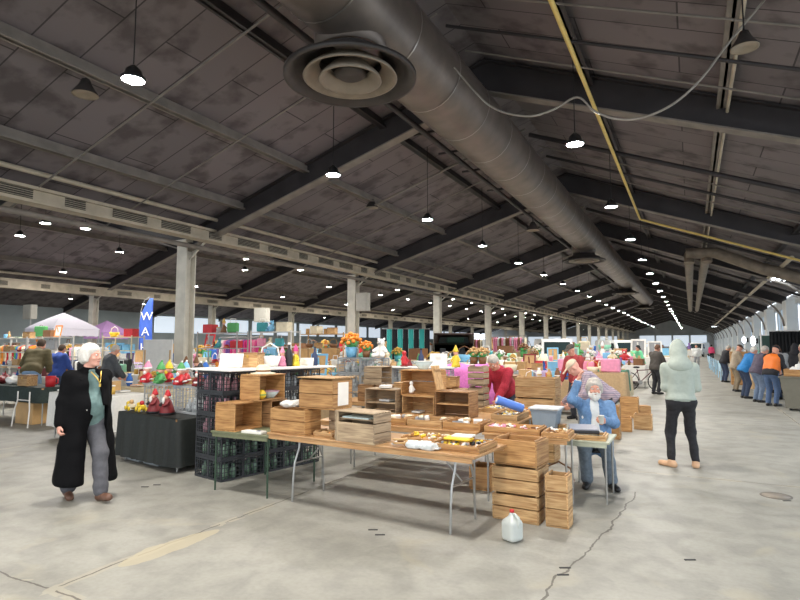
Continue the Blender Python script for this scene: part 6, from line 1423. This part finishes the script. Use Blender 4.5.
# ---- east side: bin, drape, counters, chairs
q = G(779, 411); BN = mat('grey brown bin plastic', '726f62', .5, var=.06)
b = empty('waste_bin', (q[0]+.78, q[1]+.45, 0), -.25, 'big grey brown wheeled bin with a white round emblem and boxes on top', 'bin')
MB().add([(-.52, -.36, .06), (.52, -.36, .06), (.52, .36, .06), (-.52, .36, .06), (-.62, -.44, .86), (.62, -.44, .86), (.62, .44, .86), (-.62, .44, .86)], [(3, 2, 1, 0), (4, 5, 6, 7), (0, 1, 5, 4), (1, 2, 6, 5), (2, 3, 7, 6), (3, 0, 4, 7)]).build('bin_body', BN, b); MB().box((0, 0, .87), (1.3, .94, .05), bev=.015).build('rim', BN, b)
em = MB().lathe([(.09, 0), (.125, 0), (.125, .012), (.09, .012)], n=26, cap=False, M=Matrix.Translation((0.0, -.415, .55)) @ Matrix.Rotation(PI/2+.1, 4, 'X')).build('emblem', WL, b); mb = MB()
for k in range(3):
    a = k*2*PI/3; p = [(.055*math.cos(a+t), -.42, .55+.055*math.sin(a+t)) for t in (0, .5, 1.0, 1.4)]; mb.tube(p, [.014, .014, .02, .004], 6)
mb.build('emblem_arrow', WL, em)
for sx in (-1, 1): MB().lathe([(0, -.03), (.06, -.03), (.06, .03), (0, .03)], n=12, M=Matrix.Translation((sx*.42, -.3, .06)) @ Matrix.Rotation(PI/2, 4, 'Y')).build('wheel', TY, b)
tr = crate(b.location[0]-.62, b.location[1]-.32, .9, 1.1, .6, .2, -.25, 'up', 'long reddish wooden tray of white papers across the grey brown bin', 1, 1, name='wooden_tray', cat='tray')
dx, dy = off(-.25, .5, .25); o = empty('white_bag', (tr.location[0]+dx-.25, tr.location[1]+dy, .92), 0, 'crumpled white bag in the tray on the bin', 'bag'); SDF().ell((0, 0, .1), (.16, .12, .12)).ell((.06, 0, .22), (.07, .06, .08)).mesh('bag_body', .025, pm('white'), o, fold=.03, fs=24); MB().tube([(.05, 0, .28), (.06, 0, .36), (.09, 0, .28)], .012, 6).build('bag_handle', pm('white'), o)
for k in range(5):
    x0 = 2.5+.63*k; o = empty('drape', (x0+.3, 23.7+.05*k, 0), 0, None, 'drape', 'black drapes at the east wall'); P = [[(-.31+.62*j/24, .045*math.sin(j*1.57), zz) for j in range(25)] for zz in (.02, 1.1, 2.2)]
    solid(MB().grid(P).build('curtain_panel', CLOTHM.setdefault('dblk', fabric('black drape', '15171a', .1)), o), .012); MB().tube([(-.31, 0, 2.22), (.31, 0, 2.22)], .022, 6).build('rod', W_, o); ordlab(o, 'tall black pleated drape panel at the east side')
o = empty('drape_stand', (2.22, 23.6, 0), 0, 'pale upright pole at the edge of the black drape', 'stand'); MB().tube([(0, 0, 0), (0, 0, 2.3)], .03, 8).build('pole', W_, o); MB().box((0, 0, .01), (.4, .4, .02)).build('base_plate', W_, o)
o = empty('green_panel', (*D(765, 345, 22.6)[:2], 0), 0, 'dark green panel standing next to the black drape', 'panel'); MB().box((0, 0, 1.25), (.4, .05, 1.7), bev=.01).build('board', mat('dark green board', '2c4a44', .6, var=.1), o); MB().box((0, .0, .2), (.4, .3, .4)).build('foot', BK, o)
ecx = [(1.8, 22.75, .7, 'tan', 'east table by the blue jacket'), (2.85, 25.0, 1.6, 'white', 'east table beyond the green panel'), (2.5, 29.5, 2.2, 'cream', 'second east table down the wall'), (2.6, 33.5, 2.2, 'white', 'third east table down the wall'), (2.6, 40, 2.4, 'blue', 'blue east table down the wall'), (2.6, 47, 2.4, 'white', 'far east table down the wall'), (2.8, 56, 2.6, 'tan', 'farther east table down the wall'), (2.8, 66, 2.8, 'white', 'last east table down the wall')]
for i, (x, y, L, c, nm) in enumerate(ecx):
    W = .8; stall_table(x+.8, y-L/2, L, W, .85, PI/2, nm+' with goods on it', CLOTH[c], .6); fill(x+.8, y-L/2, L, W, .857, PI/2, nm, MIX_BOX if i % 2 else MIX_HOME, 1, 1.0+.2*i*(i > 1))
item('box', 'tan', 1.35, 26.2, .0, 'floor', .2, 2.0, 'cream', 'big tan carton beyond the beige-jacketed person') if False else None
item('suitcase', 'brown', 2.0, 25.4, .857, 'east', .1, 1.6, 'tan', 'large brown case on the east table beyond the green panel') if False else None
for i in range(6):
    y = 31+3.2*i; o = empty('plastic_chair', (1.45-.02*i, y, 0), PI/2+vary(.15), None, 'chair', 'pale blue chairs along the east stalls'); c = mat('pale blue plastic', 'a9cfe6', .35, var=.05)
    MB().box((0, 0, .44), (.48, .46, .03), bev=.012).build('seat', c, o); MB().box((0, .22, .72), (.48, .03, .5), Matrix.Rotation(-.08, 4, 'X'), bev=.012).build('backrest', c, o)
    for sx in (-1, 1):
        MB().box((sx*.24, .0, .64), (.04, .46, .03), bev=.01).build('armrest', c, o)
        for sy in (-1, 1): MB().box((sx*.21, sy*.2, .215), (.05, .05, .43), bev=.01).build('leg', c, o)
    ordlab(o, 'pale blue plastic chair beside the east stalls')
# brown wooden counter top under the far goods beside the beige jacket
o = crate(1.5, 28.2, 0, .9, .6, 1.45, 0, 'up', 'tall brown wooden cabinet beyond the blue jacket', 1, 3, name='wooden_cabinet', cat='cabinet')
# ---- more goods where the photo is densest
for (px, dep, L, z, c, nm, kinds, s) in ((268, 10.9, 1.5, 1.0, 'white', 'white table of little jars past the tower', ['jar', 'tin', 'mug', 'bottle', 'bowl', 'figurine', 'ware', 'vase'], 1.0), (345, 12.2, 1.4, 1.02, 'cream', 'cream table beyond the flower-pot crates', MIX_HOME, 1.0), (205, 14.2, 1.6, 1.05, 'white', 'white table past the big column', MIX_TOY, 1.1),
    (470, 14.2, 1.7, .98, 'white', 'white table left of the red shirt', ['vase', 'bag', 'basket', 'jar', 'box', 'ware'], 1.0), (520, 14.2, 1.8, .95, 'cream', 'cream table right of the red shirt', MIX_BOX+['pot', 'teddy'], 1.0), (590, 15.4, 1.8, .98, 'tan', 'tan table beyond the red cap', MIX_BOX, 1.0),
    (500, 19.5, 2.2, 1.1, 'white', 'white long table amid the hall', MIX_HOME+['box'], 1.3), (555, 21, 2.2, 1.1, 'cream', 'cream long table amid the hall', MIX_BOX, 1.3), (610, 22, 2.2, 1.05, 'lilac', 'lilac long table amid the hall', MIX_TOY, 1.3), (440, 17, 1.6, 1.1, 'cream', 'cream table beside the dark car', MIX_HOME, 1.2)):
    stall(px, dep, L, .8, z, c, nm, kinds, 2, s, tall=['box', 'frame', 'basket', 'pot', 'bag'], cols=['white', 'cream', 'white', 'silver', 'tan', 'cream', 'pink', 'sky blue', 'red', 'green', 'brown', 'mint', 'orange'])
# ================================================================ daylight and world
w = bpy.data.worlds.new('sky'); SC.world = w; w.use_nodes = True
bg = w.node_tree.nodes['Background']; bg.inputs['Color'].default_value = (*lin('dfe9f5'), 1); bg.inputs['Strength'].default_value = WORLD_E
SC.cycles.use_denoising = True
SC.cycles.max_bounces = 6; SC.cycles.diffuse_bounces = 4; SC.cycles.glossy_bounces = 3; SC.cycles.transparent_max_bounces = 12
SC.cycles.sample_clamp_indirect = 6.0
# ---------------------------------------------------------------- labels that single each repeat out
ORDN = ['first', 'second', 'third', 'fourth', 'fifth', 'sixth', 'seventh', 'eighth', 'ninth', 'tenth', 'eleventh', 'twelfth', 'thirteenth', 'fourteenth', 'fifteenth', 'sixteenth', 'seventeenth', 'eighteenth', 'nineteenth', 'twentieth']
def ordw(i):
    if i < 20: return ORDN[i]
    t = ['', '', 'twenty', 'thirty', 'forty', 'fifty', 'sixty', 'seventy', 'eighty', 'ninety'][(i+1)//10 % 10]
    r = (i+1) % 10
    return (t[:-1]+'ieth' if r == 0 else t+'-'+ORDN[r-1])
bpy.context.view_layer.update()
for base, objs in ORD.items():
    if len(objs) == 1: objs[0]['label'] = base; continue
    row = []
    for o in objs:
        p = proj(*o.matrix_world.translation)
        row.append((p[0] if p else 9999, o))
    row.sort(key=lambda t: t[0])
    for i, (x, o) in enumerate(row): o['label'] = base+', '+ordw(i)+' from left'

for _o in bpy.data.objects:
    if _o.parent is None and 'label' in _o and len(_o['label'].split()) > 16: print('LONGLABEL', _o['label'])
